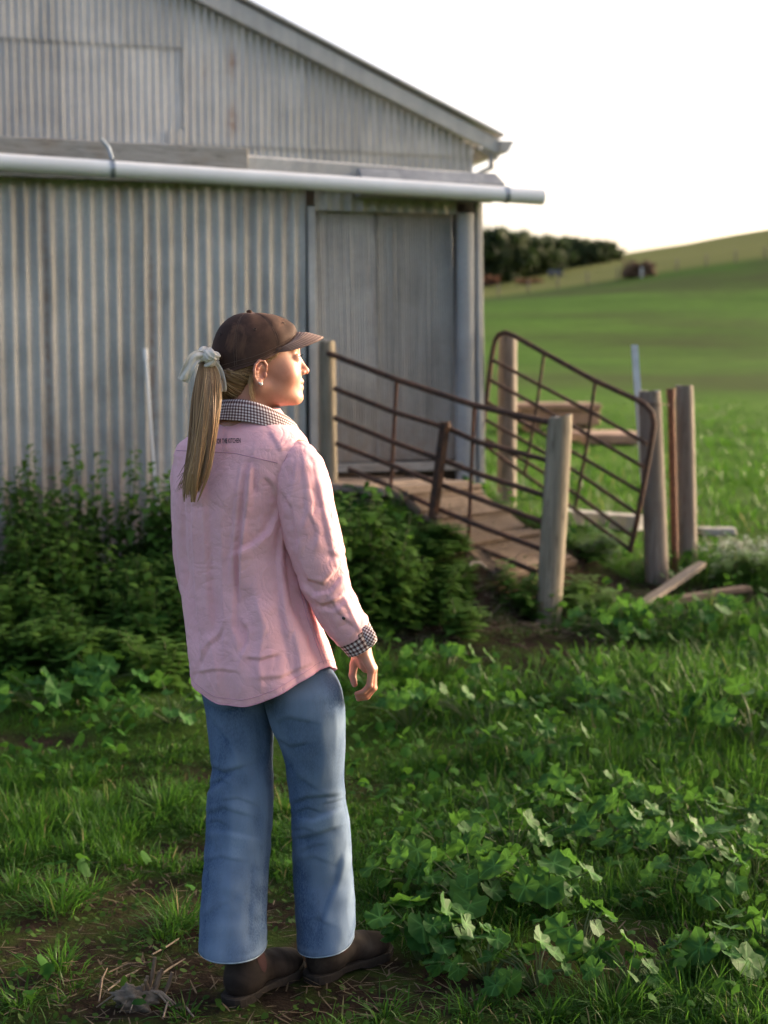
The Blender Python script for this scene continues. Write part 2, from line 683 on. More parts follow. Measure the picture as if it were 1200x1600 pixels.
# front wall of the lean-to: one sheet after another, the edge of each lapping the last
ZTOP = 2.66
s_seam = on_wall(75)
S_DOOR0, S_DOOR1 = on_wall(490), on_wall(712)
k = 0
for i in range(-7, 9):
    x0 = s_seam + .608 * i
    if x0 > S_DOOR0 - .15:
        break
    n = 8
    while x0 + n * .076 > S_DOOR0 + .01:
        n -= 1
    if n < 2:
        break
    o = sheet('corrugated_sheet', x0 - .03, n, -.1, ZTOP, M_GALV, y=-.004 * (i % 2), lean=-.006 + .004 * rs.random(), seed=20 + i, rows=24, dent=.0028, bow=.008 * rs.random(), edge=(.85 if i in (0, 1) else .25), foot=.55, foot_z=.75)
    k += 1
# short head sheet over the door
sheet('head_sheet', S_DOOR0 + .01, 12, 2.52, ZTOP, M_GALV, y=-.012, seed=91, rows=3)
# side wall of the lean-to, and its back-up posts
for i in range(9):
    x0 = i * .608
    o = sheet('side_sheet', x0, 8, -.1, 2.72, M_GALV, seed=120 + i, rows=4)
    o.rotation_euler = (0, 0, RAD(90))
    o.location = (.03, .16, 0)
# door: two ripple-iron leaves set back in the opening
door = empty('door', (0, .05, 0))
door.parent = shed
SILL = at(600, 721, 9.0).z
LEAN = -.018
w1 = on_wall(588) - S_DOOR0
n1 = int(w1 / .0155)
n2 = int((S_DOOR1 - S_DOOR0 - w1 + .03) / .0155)
sheet('door_leaf', S_DOOR0 + .005, n1, SILL, 2.54, M_GALV_DOOR, y=0, pitch=.0155, amp=.0022, per=6, lean=.014, seed=5, rows=22, dent=.0030, parent=door, bow=.02, foot=.42, foot_z=1.0)
sheet('door_leaf', S_DOOR0 + w1 - .02, n2, SILL + .005, 2.54, M_GALV_DOOR, y=.012, pitch=.0155, amp=.0022, per=6, lean=.014, seed=6, rows=22, dent=.0030, parent=door, bow=.004, foot=.42, foot_z=1.0)
# crinkled lap edge of the left leaf
cv = []
r5 = random.Random(5)
zz = SILL
while zz < 2.5:
    cv.append((S_DOOR0 + w1 + .014 * (2.54 - zz) + r5.uniform(-.006, .006) + (.012 if 1.55 < zz < 1.75 else 0), -.006, zz))
    zz += .09
MB().tube(cv, .0045, 6).build('lap_edge', M_TRIM, door, True)
MB().box((S_DOOR0 + .47, .03, SILL - .035), (1.02, .10, .055)).build('door_sill', M_GREYWOOD, shed, bevel=.006)
# left jamb flashing, right jamb gap, rounded corner cover and corner strips
MB().add([(S_DOOR0 - .02, -.022, .3), (S_DOOR0 + .028, -.022, .3), (S_DOOR0 + .028, .06, .3), (S_DOOR0 - .02, .06, .3),
          (S_DOOR0 - .035, -.022, 2.54), (S_DOOR0 + .013, -.022, 2.54), (S_DOOR0 + .013, .06, 2.54), (S_DOOR0 - .035, .06, 2.54)],
         [(0, 1, 5, 4), (1, 2, 6, 5), (2, 3, 7, 6), (3, 0, 4, 7), (4, 5, 6, 7), (3, 2, 1, 0)]).build('door_jamb', M_TRIM, shed, bevel=.004)


def corner_cover():
    vs, fs = [], []
    n = 16
    for j in range(9):
        tz = j / 8
        z = .15 + tz * (2.53 - .15)
        wdt = .128 + .028 * (1 - tz)
        x0 = S_DOOR1 + .018 * (1 - tz)
        for i in range(n + 1):
            a = math.pi * i / n
            vs.append((x0 + wdt * (.5 - .5 * math.cos(a)) + .004 * math.sin(9 * tz + i), .03 - .055 * math.sin(a) ** .8 + .003 * math.sin(5 * tz), z))
    for j in range(8):
        for i in range(n):
            fs.append((j * (n + 1) + i, j * (n + 1) + i + 1, (j + 1) * (n + 1) + i + 1, (j + 1) * (n + 1) + i))
    return mobj('corner_cover', vs, fs, mat_galv('corner_iron', (.27, .275, .285), .6, 5.0, .75), shed)


corner_cover()
for (a, b, yy, wd) in ((.0, .018, -.02, .028), (.034, .05, .02, .024)):
    MB().add([(a - wd / 2 + .045, yy, .15), (a + wd / 2 + .045, yy, .15), (a + wd / 2 + .045, yy + .05, .15), (a - wd / 2 + .045, yy + .05, .15),
              (a - wd / 2, yy, 2.6), (a + wd / 2, yy, 2.6), (a + wd / 2, yy + .05, 2.6), (a - wd / 2, yy + .05, 2.6)],
             [(0, 1, 5, 4), (1, 2, 6, 5), (2, 3, 7, 6), (3, 0, 4, 7), (4, 5, 6, 7), (3, 2, 1, 0)]).build('corner_strip', M_TRIM, shed, bevel=.004)
# dark backing coloured as the shade inside, so that nothing shows through the laps
MB().box((-4.56, 2.7, 1.4), (9.0, 5.0, 2.3)).build('dark_backing', M_DARK, shed)
# eave of the lean-to: weathered board, rusty flashing, gutter tray with its end
s385 = on_wall(388)
bd = MB()
bd.add([(-9, -.10, 2.70), (s385, -.10, 2.70), (s385, -.05, 2.70), (-9, -.05, 2.70), (-9, -.10, 2.905), (s385, -.10, 2.86), (s385, -.05, 2.86), (-9, -.05, 2.905)],
       [(0, 1, 5, 4), (1, 2, 6, 5), (2, 3, 7, 6), (3, 0, 4, 7), (4, 5, 6, 7), (3, 2, 1, 0)])
bd.build('eave_board', M_GREYWOOD, shed, bevel=.008)
MB().add([(s385 - .3, -.085, 2.68), (-.03, -.085, 2.68), (-.03, -.03, 2.68), (s385 - .3, -.03, 2.68), (s385 - .3, -.085, 2.825), (-.03, -.085, 2.765), (-.03, -.03, 2.78), (s385 - .3, -.03, 2.84)],
         [(0, 1, 5, 4), (1, 2, 6, 5), (2, 3, 7, 6), (3, 0, 4, 7), (4, 5, 6, 7), (3, 2, 1, 0)]).build('eave_flashing', mat_galv('rusty_flashing', (.36, .35, .33), 1.0, 17.0), shed, bevel=.006)
prof = [(-.14, 2.60), (-.17, 2.635), (-.17, 2.70), (-.10, 2.77), (.0, 2.775), (.02, 2.60)]
g = MB()
for x in (-.8, .13):
    g.v += [(x + (0 if x < 0 else (-.04 if z > 2.75 else (.0 if z > 2.65 else -.03))), y, z) for (y, z) in prof]
g.f += [(i, (i + 1) % 6, 6 + (i + 1) % 6, 6 + i) for i in range(6)] + [(5, 4, 3, 2, 1, 0), (6, 7, 8, 9, 10, 11)]
g.build('gutter', M_TRIM, shed, bevel=.006)
MB().box((-4.5, -.035, 2.665), (9.0, .07, .03)).build('eave_soffit', M_GREYWOOD, shed)
# lean-to roof
for i in range(16):
    x0 = -9.66 + i * .608
    o = sheet('roof_sheet', x0, 8, 0, 6.1, M_GALV_UP, seed=200 + i, rows=3)
    o.rotation_euler = (RAD(-90 + 4.2), 0, 0)
    o.location = (0, -.02, 2.72)

# the gabled main shed behind
YB = C_UP - C_LOW
sE = on_wall(736, C_UP)                      # right edge of the gable wall
d_e = C_UP / (math.cos(PSI) - math.sin(PSI) * 136 / F_PX)
Z_EAVE = at(736, 226, d_e).z
s300 = on_wall(298, C_UP)
d3 = C_UP / (math.cos(PSI) - math.sin(PSI) * (298 - 600) / F_PX)
SLOPE = (at(298, -2, d3).z + .02 - Z_EAVE) / (sE - s300)
APEX = sE - 6.6


def roofline(x):
    x = np.asarray(x)
    return np.where(x > APEX, Z_EAVE + (sE - x) * SLOPE, Z_EAVE + (x - (2 * APEX - sE)) * SLOPE)


sp_x = on_wall(368, C_UP)
d_sp = C_UP / (math.cos(PSI) - math.sin(PSI) * (368 - 600) / F_PX)
SPOTS += [(sp_x, at(368, 100, d_sp).z, .05, .13, .75), (sp_x, at(368, 190, d_sp).z, .055, .15, .8), (sp_x - .28, at(335, 115, d_sp).z, .02, .12, .4)]
zl1 = at(300, 226, d3).z            # lap between first and second row of sheets on the right
d0 = C_UP / (math.cos(PSI) - math.sin(PSI) * (-600) / F_PX)
zl2 = at(0, 58, d0).z
for i in range(0, 22):
    x1 = sE - .608 * i
    x0 = x1 - .608
    m = M_GALV_UP
    lo_top = zl1 if x1 > s300 + .1 else zl2
    sheet('gable_sheet', x0, 8, 2.0, lo_top + .01, m, y=YB + .004, seed=300 + i, rows=6, dent=.0012, amp=.0115, lean=.002)
    if x1 > s300 + .1:
        sheet('gable_sheet', x0 - .015, 8, lo_top, 12, m, y=YB - .012 - .003 * (i % 2), top=roofline, seed=330 + i, rows=30, dent=.0014, amp=.0115)
    else:
        sheet('gable_sheet', x0 - .015, 8, lo_top, 12, m, y=YB - .012 - .003 * (i % 2), top=roofline, seed=360 + i, rows=6, dent=.0014, amp=.0115)
# barge along the verge, roof planes, far walls
rx1 = sE + .26
for sg in (1, -1):
    def X(s):
        return s if sg > 0 else 2 * APEX - s
    zr = Z_EAVE - (rx1 - sE) * SLOPE
    bt = .235
    vs = [(X(APEX), YB - .16, Z_EAVE + (sE - APEX) * SLOPE - .02), (X(rx1), YB - .16, zr - .02), (X(rx1), YB - .16, zr + bt - .09), (X(APEX), YB - .16, Z_EAVE + (sE - APEX) * SLOPE + bt - .02)]
    vs += [(x, y + .05, z) for (x, y, z) in vs]
    fc = [(0, 1, 2, 3), (7, 6, 5, 4), (1, 0, 4, 5), (2, 1, 5, 6), (3, 2, 6, 7), (0, 3, 7, 4)]
    if sg < 0:
        fc = [tuple(reversed(f)) for f in fc]
    MB().add(vs, fc).build('barge_board', mat_galv('barge_iron', (.40, .395, .385), .35, 23.0, .85), shed, bevel=.01)
    vs = [(X(APEX), YB - .2, Z_EAVE + (sE - APEX) * SLOPE + bt), (X(rx1 + .02), YB - .2, zr + bt - .055), (X(rx1 + .02), YB + 16, zr + bt - .055), (X(APEX), YB + 16, Z_EAVE + (sE - APEX) * SLOPE + bt)]
    vs += [(x, y, z + .03) for (x, y, z) in vs]
    MB().add(vs, fc).build('main_roof', M_GALV_UP, shed)
    xs_ = X(sE)
    MB().box((xs_ - sg * .05, YB + 8.1, Z_EAVE / 2 - .1), (.06, 15.9, Z_EAVE + .2)).build('main_side_wall', M_GALV_UP, shed)
MB().box((APEX, YB + 16, Z_EAVE / 2), (13.0, .06, Z_EAVE)).build('main_rear_wall', M_GALV_UP, shed)
# soffit at the verge end, gutter with its lip and the cranked downpipe
MB().box((sE + .12, YB - .06, Z_EAVE - .10), (.26, .14, .03), Matrix.Rotation(math.atan(SLOPE), 3, 'Y')).build('verge_soffit', M_GREYWOOD, shed)
zg = Z_EAVE - .26 * SLOPE
gp = [(0, 0), (.10, 0), (.15, .10), (.17, .10), (.17, .115), (.14, .115), (.0, .115)]
g = MB()
for y in (YB - .2, YB + 16):
    g.v += [(rx1 - .03 + a, y, zg + .02 + b) for a, b in gp]
g.f += [(i, 7 + i, 7 + (i + 1) % 7, (i + 1) % 7) for i in range(7)] + [tuple(range(7)), tuple(reversed(range(7, 14)))]
g.build('main_gutter', M_TRIM, shed)
dq = []
for (px, py) in ((769, 222), (768, 262), (741, 274)):
    p = at(px, py, d_e - .05)
    dq.append(((p - corner).dot(WD), YB - .10, p.z))
dq.append((dq[-1][0] - .02, YB - .08, dq[-1][2] - .6))
MB().tube(dq, .034, 10).build('downpipe', M_TRIM, shed, True)
# a patch of darker replacement iron low on the gable
px_patch = on_wall(287, C_UP)
sheet('patch_sheet', px_patch - .09, 2, 2.6, at(290, 204, d3).z, M_GALV, y=YB - .02, seed=77, rows=3)

# ------------------------------------------------------------------ white water pipe on the eave
def PVC():
    t = NT('white_pvc')
    v = t.coord('Object')
    n = t.noise(v, 3, 5, .6)
    c = t.mix(t.ramp(n, [(.4, 0), (.7, 1)]), (.74, .73, .72), (.82, .815, .81))
    t.set(c, rough=.38, spec=.5)
    return t.m


M_PVC = PVC()
pA = corner + WD * on_wall(-700) + WN * .24
pA.z = 2.735
eB = at(848, 308, corner.y - .14)
pB = Vector((eB.x, eB.y, eB.z))
pA = corner + WD * -6.0 + WN * .235
pA.z = pB.z + .17
pipe = empty('water_pipe', pA)
tag(pipe, 'long white plastic pipe strapped along the eave of the woolshed', 'pipe')
dirp = (pB - pA)
MB().tube([(0, 0, 0), dirp * .25, dirp * .5, dirp * .75, dirp * .985], .048, 24).build('pipe_run', M_PVC, pipe, True)
ex = MB().tube([dirp * .985, dirp], .0485, 24).tube([dirp * 1.0 - dirp.normalized() * .001, dirp * 1.0003], .042, 24)
ex.build('pipe_end', M_PVC, pipe, True)
L = dirp.length
for px in (170, 760):
    s = on_wall(px) + .03
    tt = (s + 6.0) / L
    c0 = dirp * tt
    u = dirp.normalized()
    wv = Vector((0, 0, 1))
    nv = u.cross(wv).normalized()
    lo = MB()
    for sgn in (-1, 1):
        for i in range(25):
            a = 2 * math.pi * i / 24
            lo.v.append(tuple(c0 + u * sgn * .013 + (nv * math.cos(a) + wv * math.sin(a)) * .0515))
    lo.f += [(i, i + 1, 26 + i - 0, 25 + i) for i in range(24)]
    b = lo.build('strap', mat_plain('zinc_strap', (.30, .33, .37), .4, .6), pipe, True)
    if px == 170:
        MB().tube([c0 + Vector((0, 0, .05)) - nv * -.02, c0 - u * .015 + Vector((0, 0, .12)) - nv * .02, c0 - u * .06 + Vector((0, 0, .17)) - nv * .02], .011, 8).build('tie_wire', mat_plain('tie_wire', (.32, .36, .40), .4, .6), pipe, True)

# thin white rod leaning on the wall
rb = at(238, 690, 8.38)
rt = at(227, 548, 8.40)
rod = empty('white_rod', (rb.x, rb.y, float(hz(rb.x, rb.y))))
tag(rod, 'thin white plastic stake leaning against the corrugated wall', 'stake')
o0 = Vector(rod.location)
dn = (rb - rt).normalized()
MB().tube([rt - o0, rb - o0, rb + dn * ((rb.z - o0.z) / max(.2, -dn.z)) - o0], [.011, .006, .005], 10).build('shaft', M_PVC, rod, True)
MB().tube([rt - o0 - dn * .012, rt - o0 + dn * .05], .015, 12).build('cap', M_PVC, rod, True)

# ================================================================== YARD POSTS, GATES, RAMP
M_POST = mat_wood('weathered_pine', (.17, .135, .095), (.30, .255, .19), (.16, .14, .10), (13, 13, .8))
M_POST2 = mat_wood('grey_hardwood', (.13, .10, .08), (.235, .20, .165), (.15, .12, .10), (15, 15, .9))


def post(name, pxt, pyt, pxb, pyb, y, wpx, mat, label, seed, group=None, sink=.12, tilt_top=0.0, squash=1.0):
    """a round timber post: worn top, shakes down its length, lumpy outline"""
    b = at(pxb, pyb, y)
    t = at(pxt, pyt, y)
    r = wpx / F_PX * y / 2
    root = empty(name, (b.x, b.y, b.z))
    tag(root, label, 'post', group)
    rr = random.Random(seed)
    n, m = 22, 16
    vs, fs = [], []
    ax = (t - b)
    lobes = [(rr.uniform(0, 6.28), rr.uniform(.01, .045), k) for k in (2, 3, 5)]
    cracks = [(rr.uniform(0, 6.28), rr.uniform(.06, .14)) for _ in range(4)]
    for j in range(m + 1):
        tz = j / m
        p = ax * (tz * (1 + sink) - sink)
        rad = r * (1.04 - .06 * tz) * (1 if j < m else .93)
        for i in range(n):
            a = 2 * math.pi * i / n
            q = 1 + sum(w * math.sin(kk * a + ph + 1.3 * tz) for ph, w, kk in lobes) + rr.uniform(-.012, .012)
            for ca, cw in cracks:
                d = abs((a - ca - .25 * tz + math.pi) % (2 * math.pi) - math.pi)
                if d < .16:
                    q -= cw * (1 - d / .16) * (.4 + .6 * tz)
            zt = (tilt_top * math.cos(a) * r + rr.uniform(-.006, .006)) if j == m else 0
            vs.append((p.x + math.cos(a) * rad * q, p.y + math.sin(a) * rad * q * squash, p.z + zt))
    for j in range(m):
        for i in range(n):
            fs.append((j * n + i, j * n + (i + 1) % n, (j + 1) * n + (i + 1) % n, (j + 1) * n + i))
    sh = mobj('shaft', vs, fs, mat, root)
    base = m * n
    c = len(vs)
    tv = [vs[base + i] for i in range(n)]
    cen = Vector((sum(v[0] for v in tv) / n, sum(v[1] for v in tv) / n, sum(v[2] for v in tv) / n - .004))
    tvs = tv + [tuple(cen.lerp(Vector(v), .5) + Vector((0, 0, rr.uniform(-.004, .004)))) for v in tv] + [tuple(cen)]
    tf = [(i, (i + 1) % n, n + (i + 1) % n, n + i) for i in range(n)] + [(n + i, n + (i + 1) % n, 2 * n) for i in range(n)]
    mobj('sawn_top', tvs, tf, M_GREYWOOD, root, smooth=False)
    return root


P_FRONT_Y, P_RIGHT_Y, P_FAR_Y, P_REAR_Y, P_LEFT_Y = 7.6, 8.55, 8.95, 9.42, 8.62
post('timber_post', 876, 650, 857, 966, P_FRONT_Y, 38, M_POST, 'pale round timber post at the foot of the rail nearest the camera', 1, tilt_top=.15)
post('timber_post', 793, 521, 792, 792, P_REAR_Y, 29, M_POST2, 'round grey timber post behind the tilted gate beside the shed corner', 2)
post('timber_post', 1015, 611, 1026, 906, P_RIGHT_Y, 35, M_POST2, 'timber post with a bent rusty gate end hung against it', 3)
post('timber_post', 1069, 603, 1075, 893, P_FAR_Y, 29, M_POST2, 'timber post furthest to the right of the yard', 4)
post('timber_post', 511, 533, 516, 772, P_LEFT_Y, 26, M_POST, 'slim timber post in front of the shed door jamb beside the cap peak', 5)


def gate_obj(name, label, loc, cat='gate'):
    o = empty(name, loc)
    return tag(o, label, cat)


def rail(root, nm, pts, r, mat, n=10):
    o0 = Vector(root.location)
    return MB().tube([Vector(p) - o0 for p in pts], r, n).build(nm, mat, root, True)


# near hurdle
yl, yr = 8.55, 7.68


def gp1(px, py):
    """a point in the upright plane of the near hurdle"""
    a = at(523, py, yl)
    b = at(858, py, yr)
    # intersect the view line with the plane through both ends
    k = (px - 600) / F_PX
    x0, x1 = (523 - 600) / F_PX * yl, (858 - 600) / F_PX * yr
    # X = x0+(x1-x0)s, Y = yl+(yr-yl)s ; X = k*Y*(depth factor ~ 1)
    yc = -(py - 800) / F_PX
    kk = k / (CP + yc * SP)
    x0 = (523 - 600) / F_PX / (CP + yc * SP) * yl
    x1 = (858 - 600) / F_PX / (CP + yc * SP) * yr
    s = (kk * yl - x0) / ((x1 - x0) - kk * (yr - yl))
    return at(px, py, yl + (yr - yl) * s)


g1 = gate_obj('steel_hurdle', 'rusty six-rail steel hurdle fixed between the shed door and the pale post', ground_at(690, 860))
R1 = [[(505, 549), (523, 556), (620, 593), (740, 633), (800, 647), (866, 662)],
      [(523, 607), (613, 643), (700, 669), (745, 690), (858, 720)],
      [(523, 653), (613, 690), (700, 722), (752, 742), (854, 775)],
      [(526, 693), (612, 727), (690, 758), (750, 780), (850, 816)],
      [(545, 733), (610, 760), (684, 795), (745, 820), (846, 858)],
      [(575, 785), (627, 808), (688, 834), (735, 851), (842, 895)]]
for i, pts in enumerate(R1):
    rail(g1, 'rail', [gp1(*p) for p in pts], .0175 if i == 0 else .0155, M_RUST, 12)


def bar(root, nm, a, b, w, th, mat, off=0.0):
    o0 = Vector(root.location)
    a, b = Vector(a) - o0, Vector(b) - o0
    d = (b - a).normalized()
    nrm = Vector((.66, .75, 0))
    s = d.cross(nrm).normalized() * w / 2
    f = nrm * th / 2
    o = nrm * off
    vs = [a - s - f + o, a + s - f + o, a + s + f + o, a - s + f + o, b - s - f + o, b + s - f + o, b + s + f + o, b - s + f + o]
    return MB().add(vs, [(0, 1, 5, 4), (1, 2, 6, 5), (2, 3, 7, 6), (3, 0, 4, 7), (4, 5, 6, 7), (3, 2, 1, 0)]).build(nm, mat, root, bevel=.002)


bar(g1, 'upright', gp1(616, 590), gp1(606, 780), .026, .006, M_RUST2, .022)
bar(g1, 'upright', gp1(737, 630), gp1(728, 850), .024, .006, M_RUST2, .022)
bar(g1, 'upright', gp1(853, 718), gp1(840, 895), .022, .006, M_RUST2, .022)
# steel picket standing in front of the hurdle
pk = gate_obj('steel_picket', 'dark steel picket driven in against the middle of the near hurdle', ground_at(676, 862), 'post')
ptop, pbot = gp1(703, 664), gp1(677, 862)
off = Vector((-.03, -.05, 0))
o0 = Vector(pk.location)
ax = (pbot - ptop)
mbp = MB()
for ang in (0, 2.094, 4.189):
    d = Vector((math.cos(ang + .5), math.sin(ang + .5), 0))
    n = Vector((-d.y, d.x, 0)) * .004
    a = ptop + off - o0
    b = pbot + ax.normalized() * .25 + off - o0
    vs = [a - n, a + n, a + n + d * .033, a - n + d * .033, b - n, b + n, b + n + d * .033, b - n + d * .033]
    mbp.add(vs, [(0, 1, 2, 3), (7, 6, 5, 4), (0, 4, 5, 1), (1, 5, 6, 2), (2, 6, 7, 3), (3, 7, 4, 0)])
mbp.build('shaft', M_RUST, pk)
MB().tube([ptop + off - o0 + Vector((0, 0, -.012)), ptop + off - o0 + Vector((0, 0, .02))], .03, 10).build('clip', M_RUST, pk, True)

# tilted gate behind
yl2, yr2 = 9.2, 8.42


def gp2(px, py):
    yc = -(py - 800) / F_PX
    dy = CP + yc * SP
    kk = (px - 600) / F_PX / dy
    x0, x1 = (760 - 600) / F_PX / dy * yl2, (1005 - 600) / F_PX / dy * yr2
    s = (kk * yl2 - x0) / ((x1 - x0) - kk * (yr2 - yl2))
    return at(px, py, yl2 + (yr2 - yl2) * s)


g2 = gate_obj('farm_gate', 'tilted rusty tube gate with rounded corners leaning on the far posts', ground_at(985, 862))
fr = [(752, 692), (758, 640), (768, 560), (773, 533), (779, 523), (789, 519), (802, 524), (850, 551), (930, 595), (990, 622), (1008, 632), (1019, 645), (1022, 662), (1018, 690), (1005, 760), (995, 815), (984, 862)]
rail(g2, 'frame', [gp2(*p) for p in fr], .0165, M_RUST, 12)
R2 = [[(771, 563), (840, 600), (930, 647), (1012, 694)],
      [(766, 594), (840, 634), (920, 680), (1006, 730)],
      [(761, 628), (838, 672), (912, 716), (1000, 768)],
      [(757, 655), (838, 700), (905, 740), (994, 802)],
      [(754, 683), (830, 726), (900, 772), (988, 838)],
      [(752, 692), (825, 745), (890, 790), (984, 858)]]
for pts in R2:
    rail(g2, 'rail', [gp2(*p) for p in pts], .0115, M_RUST, 10)
rail(g2, 'upright', [gp2(850, 552), gp2(838, 640), gp2(820, 740)], .0095, M_RUST, 8)
rail(g2, 'upright', [gp2(930, 596), gp2(918, 690), gp2(899, 792)], .0105, M_RUST, 8)
# rusty pipe post and the galvanised angle
b = at(1055, 897, 8.75)
rp = empty('steel_post', b)
tag(rp, 'thin rusty steel pipe post between the two right-hand timber posts', 'post')
t_ = at(1048, 608, 8.75)
MB().tube([(t_ - b) * -.15, (t_ - b) * .5, (t_ - b)], .023, 14).build('shaft', M_RUST2, rp, True)
MB().tube([(t_ - b) * .955, (t_ - b) * 1.003], .027, 14).build('collar', M_RUST2, rp, True)
b = at(1012, 905, 8.68)
ga = empty('steel_angle', (b.x, b.y, float(hz(b.x, b.y))))
tag(ga, 'bright galvanised steel angle leaning behind the bent gate post', 'steel bar')
t_ = at(986, 539, 8.75)
m_ = t_ - Vector(ga.location)
for dx, dy, nm in ((.020, .0, 'flange'), (.0, .020, 'flange')):
    w = Vector((.042, 0, 0)) if dx else Vector((.01, .04, 0))
    th = Vector((0, .004, 0)) if dx else Vector((.004, 0, 0))
    a = Vector((0, 0, -.05))
    MB().add([a, a + w, a + w + th, a + th, m_, m_ + w, m_ + w + th, m_ + th], [(0, 1, 5, 4), (1, 2, 6, 5), (2, 3, 7, 6), (3, 0, 4, 7), (4, 5, 6, 7), (3, 2, 1, 0)]).build(nm, mat_plain('bright_zinc', (.50, .53, .56), .4, .4), ga)
# wire loops on the posts
wl = MB()
pr = at(1016, 631, P_RIGHT_Y)
rr_ = 35 / F_PX * P_RIGHT_Y / 2 + .005
wl.tube([(pr.x + math.cos(a) * rr_, pr.y + math.sin(a) * rr_, pr.z + .004 * math.sin(2 * a)) for a in np.linspace(0, 6.3, 25)], .0032, 6)
wl.tube([(pr.x + rr_, pr.y, pr.z), at(1048, 633, 8.74)], .0028, 6)
wire = wl.build('fence_wire', M_RUST, None, True)
tag(wire, 'loop of fence wire tied from the bent gate post to the pipe post', 'wire')

# ramp up to the door
M_RAMP = mat_wood('ramp_planks', (.085, .058, .042), (.17, .122, .09), (.12, .085, .06), (1.5, 14, 14), crack=.5)
M_CONC = mat_plain('landing_boards', (.25, .19, .15), .85, 0, .2, 9, .25, .3)
ramp = empty('loading_ramp', ground_at(760, 900))
tag(ramp, 'worn timber loading ramp climbing between the gates to the shed door', 'ramp')
o0 = Vector(ramp.location)
RD = Vector((.75, -.66, 0)).normalized()      # down the ramp
RS = Vector((.66, .75, 0)).normalized()       # across it
topm = corner + WD * (S_DOOR0 + .42)
topm.z = SILL - .09
half = .37
rr = random.Random(8)
rot0 = Matrix.Rotation(math.atan2(RD.y, RD.x), 3, 'Z')
cen = topm + RS * -.12
# landing boards, nearly level, then the slope of cross planks
for i in range(5):
    c = cen + RD * (-.30 + i * .18) - o0
    MB().box(c + Vector((0, 0, -.02 - .006 * i + rr.uniform(-.004, .004))), (.172, half * 2.2 + rr.uniform(-.05, .05), .045), rot0).build('landing_board', M_CONC, ramp, bevel=.006)
DROP, RUN = .44, .80
pitch_r = RD * RUN + Vector((0, 0, -DROP))
st = cen + RD * .52 + Vector((0, 0, -.03))
ang = math.atan2(DROP, RUN)
rot = rot0 @ Matrix.Rotation(ang, 3, 'Y')
for i in range(7):
    tt = (i + .5) / 7
    c = st + pitch_r * tt - o0
    MB().box(c + Vector((0, 0, rr.uniform(-.006, .006))), (.124, half * 2 + rr.uniform(-.06, .06), .04), rot @ Matrix.Rotation(rr.uniform(-.04, .04), 3, 'Z')).build('plank', M_RAMP, ramp, bevel=.006)
    if i % 2 == 0:
        MB().box(c + rot @ Vector((.03, rr.uniform(-.02, .02), .034)), (.035, half * 1.9, .028), rot).build('cleat', M_RAMP, ramp, bevel=.004)
for sg in (-1, 1):
    a0 = st + RS * sg * (half - .05) - o0
    a1 = a0 + pitch_r
    q = RS * .03
    MB().add([a0 - q + Vector((0, 0, -.05)), a0 + q + Vector((0, 0, -.05)), a1 + q + Vector((0, 0, -.03)), a1 - q + Vector((0, 0, -.03)),
              a0 - q + Vector((0, 0, -.85)), a0 + q + Vector((0, 0, -.85)), a1 + q + Vector((0, 0, -.45)), a1 - q + Vector((0, 0, -.45))],
             [(3, 2, 1, 0), (4, 5, 6, 7), (0, 1, 5, 4), (1, 2, 6, 5), (2, 3, 7, 6), (3, 0, 4, 7)]).build('side_bearer', M_RAMP, ramp)
MB().box(cen - o0 + RD * .08 + Vector((0, 0, -.44)), (.74, half * 1.9, .70), rot0).build('landing_block', M_RAMP, ramp)


def timber(name, label, a, b, w, th, mat, seed, up=Vector((0, 0, 1)), cat='timber'):
    """a rough length of timber lying from a to b"""
    a, b = Vector(a), Vector(b)
    root_loc = (a + b) / 2
    d = (b - a).normalized()
    s = d.cross(up).normalized()
    u = s.cross(d)
    rr = random.Random(seed)
    vs, fs = [], []
    m = 9
    for j in range(m + 1):
        p = a.lerp(b, j / m) - root_loc
        ww = w * (1 + rr.uniform(-.06, .06)) * (.8 if j in (0, m) else 1)
        hh = th * (1 + rr.uniform(-.08, .08))
        for (i, k) in ((-1, -1), (1, -1), (1, 1), (-1, 1)):
            vs.append(p + s * i * ww / 2 + u * k * hh / 2 + d * (rr.uniform(-.02, .02) if j in (0, m) else 0))
    for j in range(m):
        for i in range(4):
            fs.append((j * 4 + i, j * 4 + (i + 1) % 4, (j + 1) * 4 + (i + 1) % 4, (j + 1) * 4 + i))
    fs += [(3, 2, 1, 0), tuple(m * 4 + i for i in range(4))]
    o = MB().add(vs, fs).build(name, mat, None, loc=root_loc, bevel=.006)
    return tag(o, label, cat)


a = ground_at(1000, 957) + Vector((0, 0, .035))
b = ground_at(1098, 905) + Vector((0, 0, .10))
timber('fallen_plank', 'grey weathered plank lying on bare earth below the right-hand posts', a, b, .07, .03, M_POST2, 11, cat='plank')
a = ground_at(960, 962) + Vector((0, 0, .03))
b = ground_at(1168, 932) + Vector((0, 0, .05))
timber('rotten_board', 'brown rotten board half buried in front of the grey plank', a, b, .08, .035, M_RAMP, 12, cat='board')
a = ground_at(880, 818) + Vector((0, 0, .06))
b = ground_at(1000, 828) + Vector((0, 0, .05))
timber('grey_sleeper', 'thick grey sleeper lying behind the tilted gate', a, b, .18, .11, M_GREYWOOD, 13, cat='sleeper')
a = ground_at(1092, 836) + Vector((0, 0, .03))
b = ground_at(1150, 836) + Vector((0, 0, .03))
timber('grey_offcut', 'short grey timber offcut in grass right of the far timber post', a, b, .14, .05, M_GREYWOOD, 14)

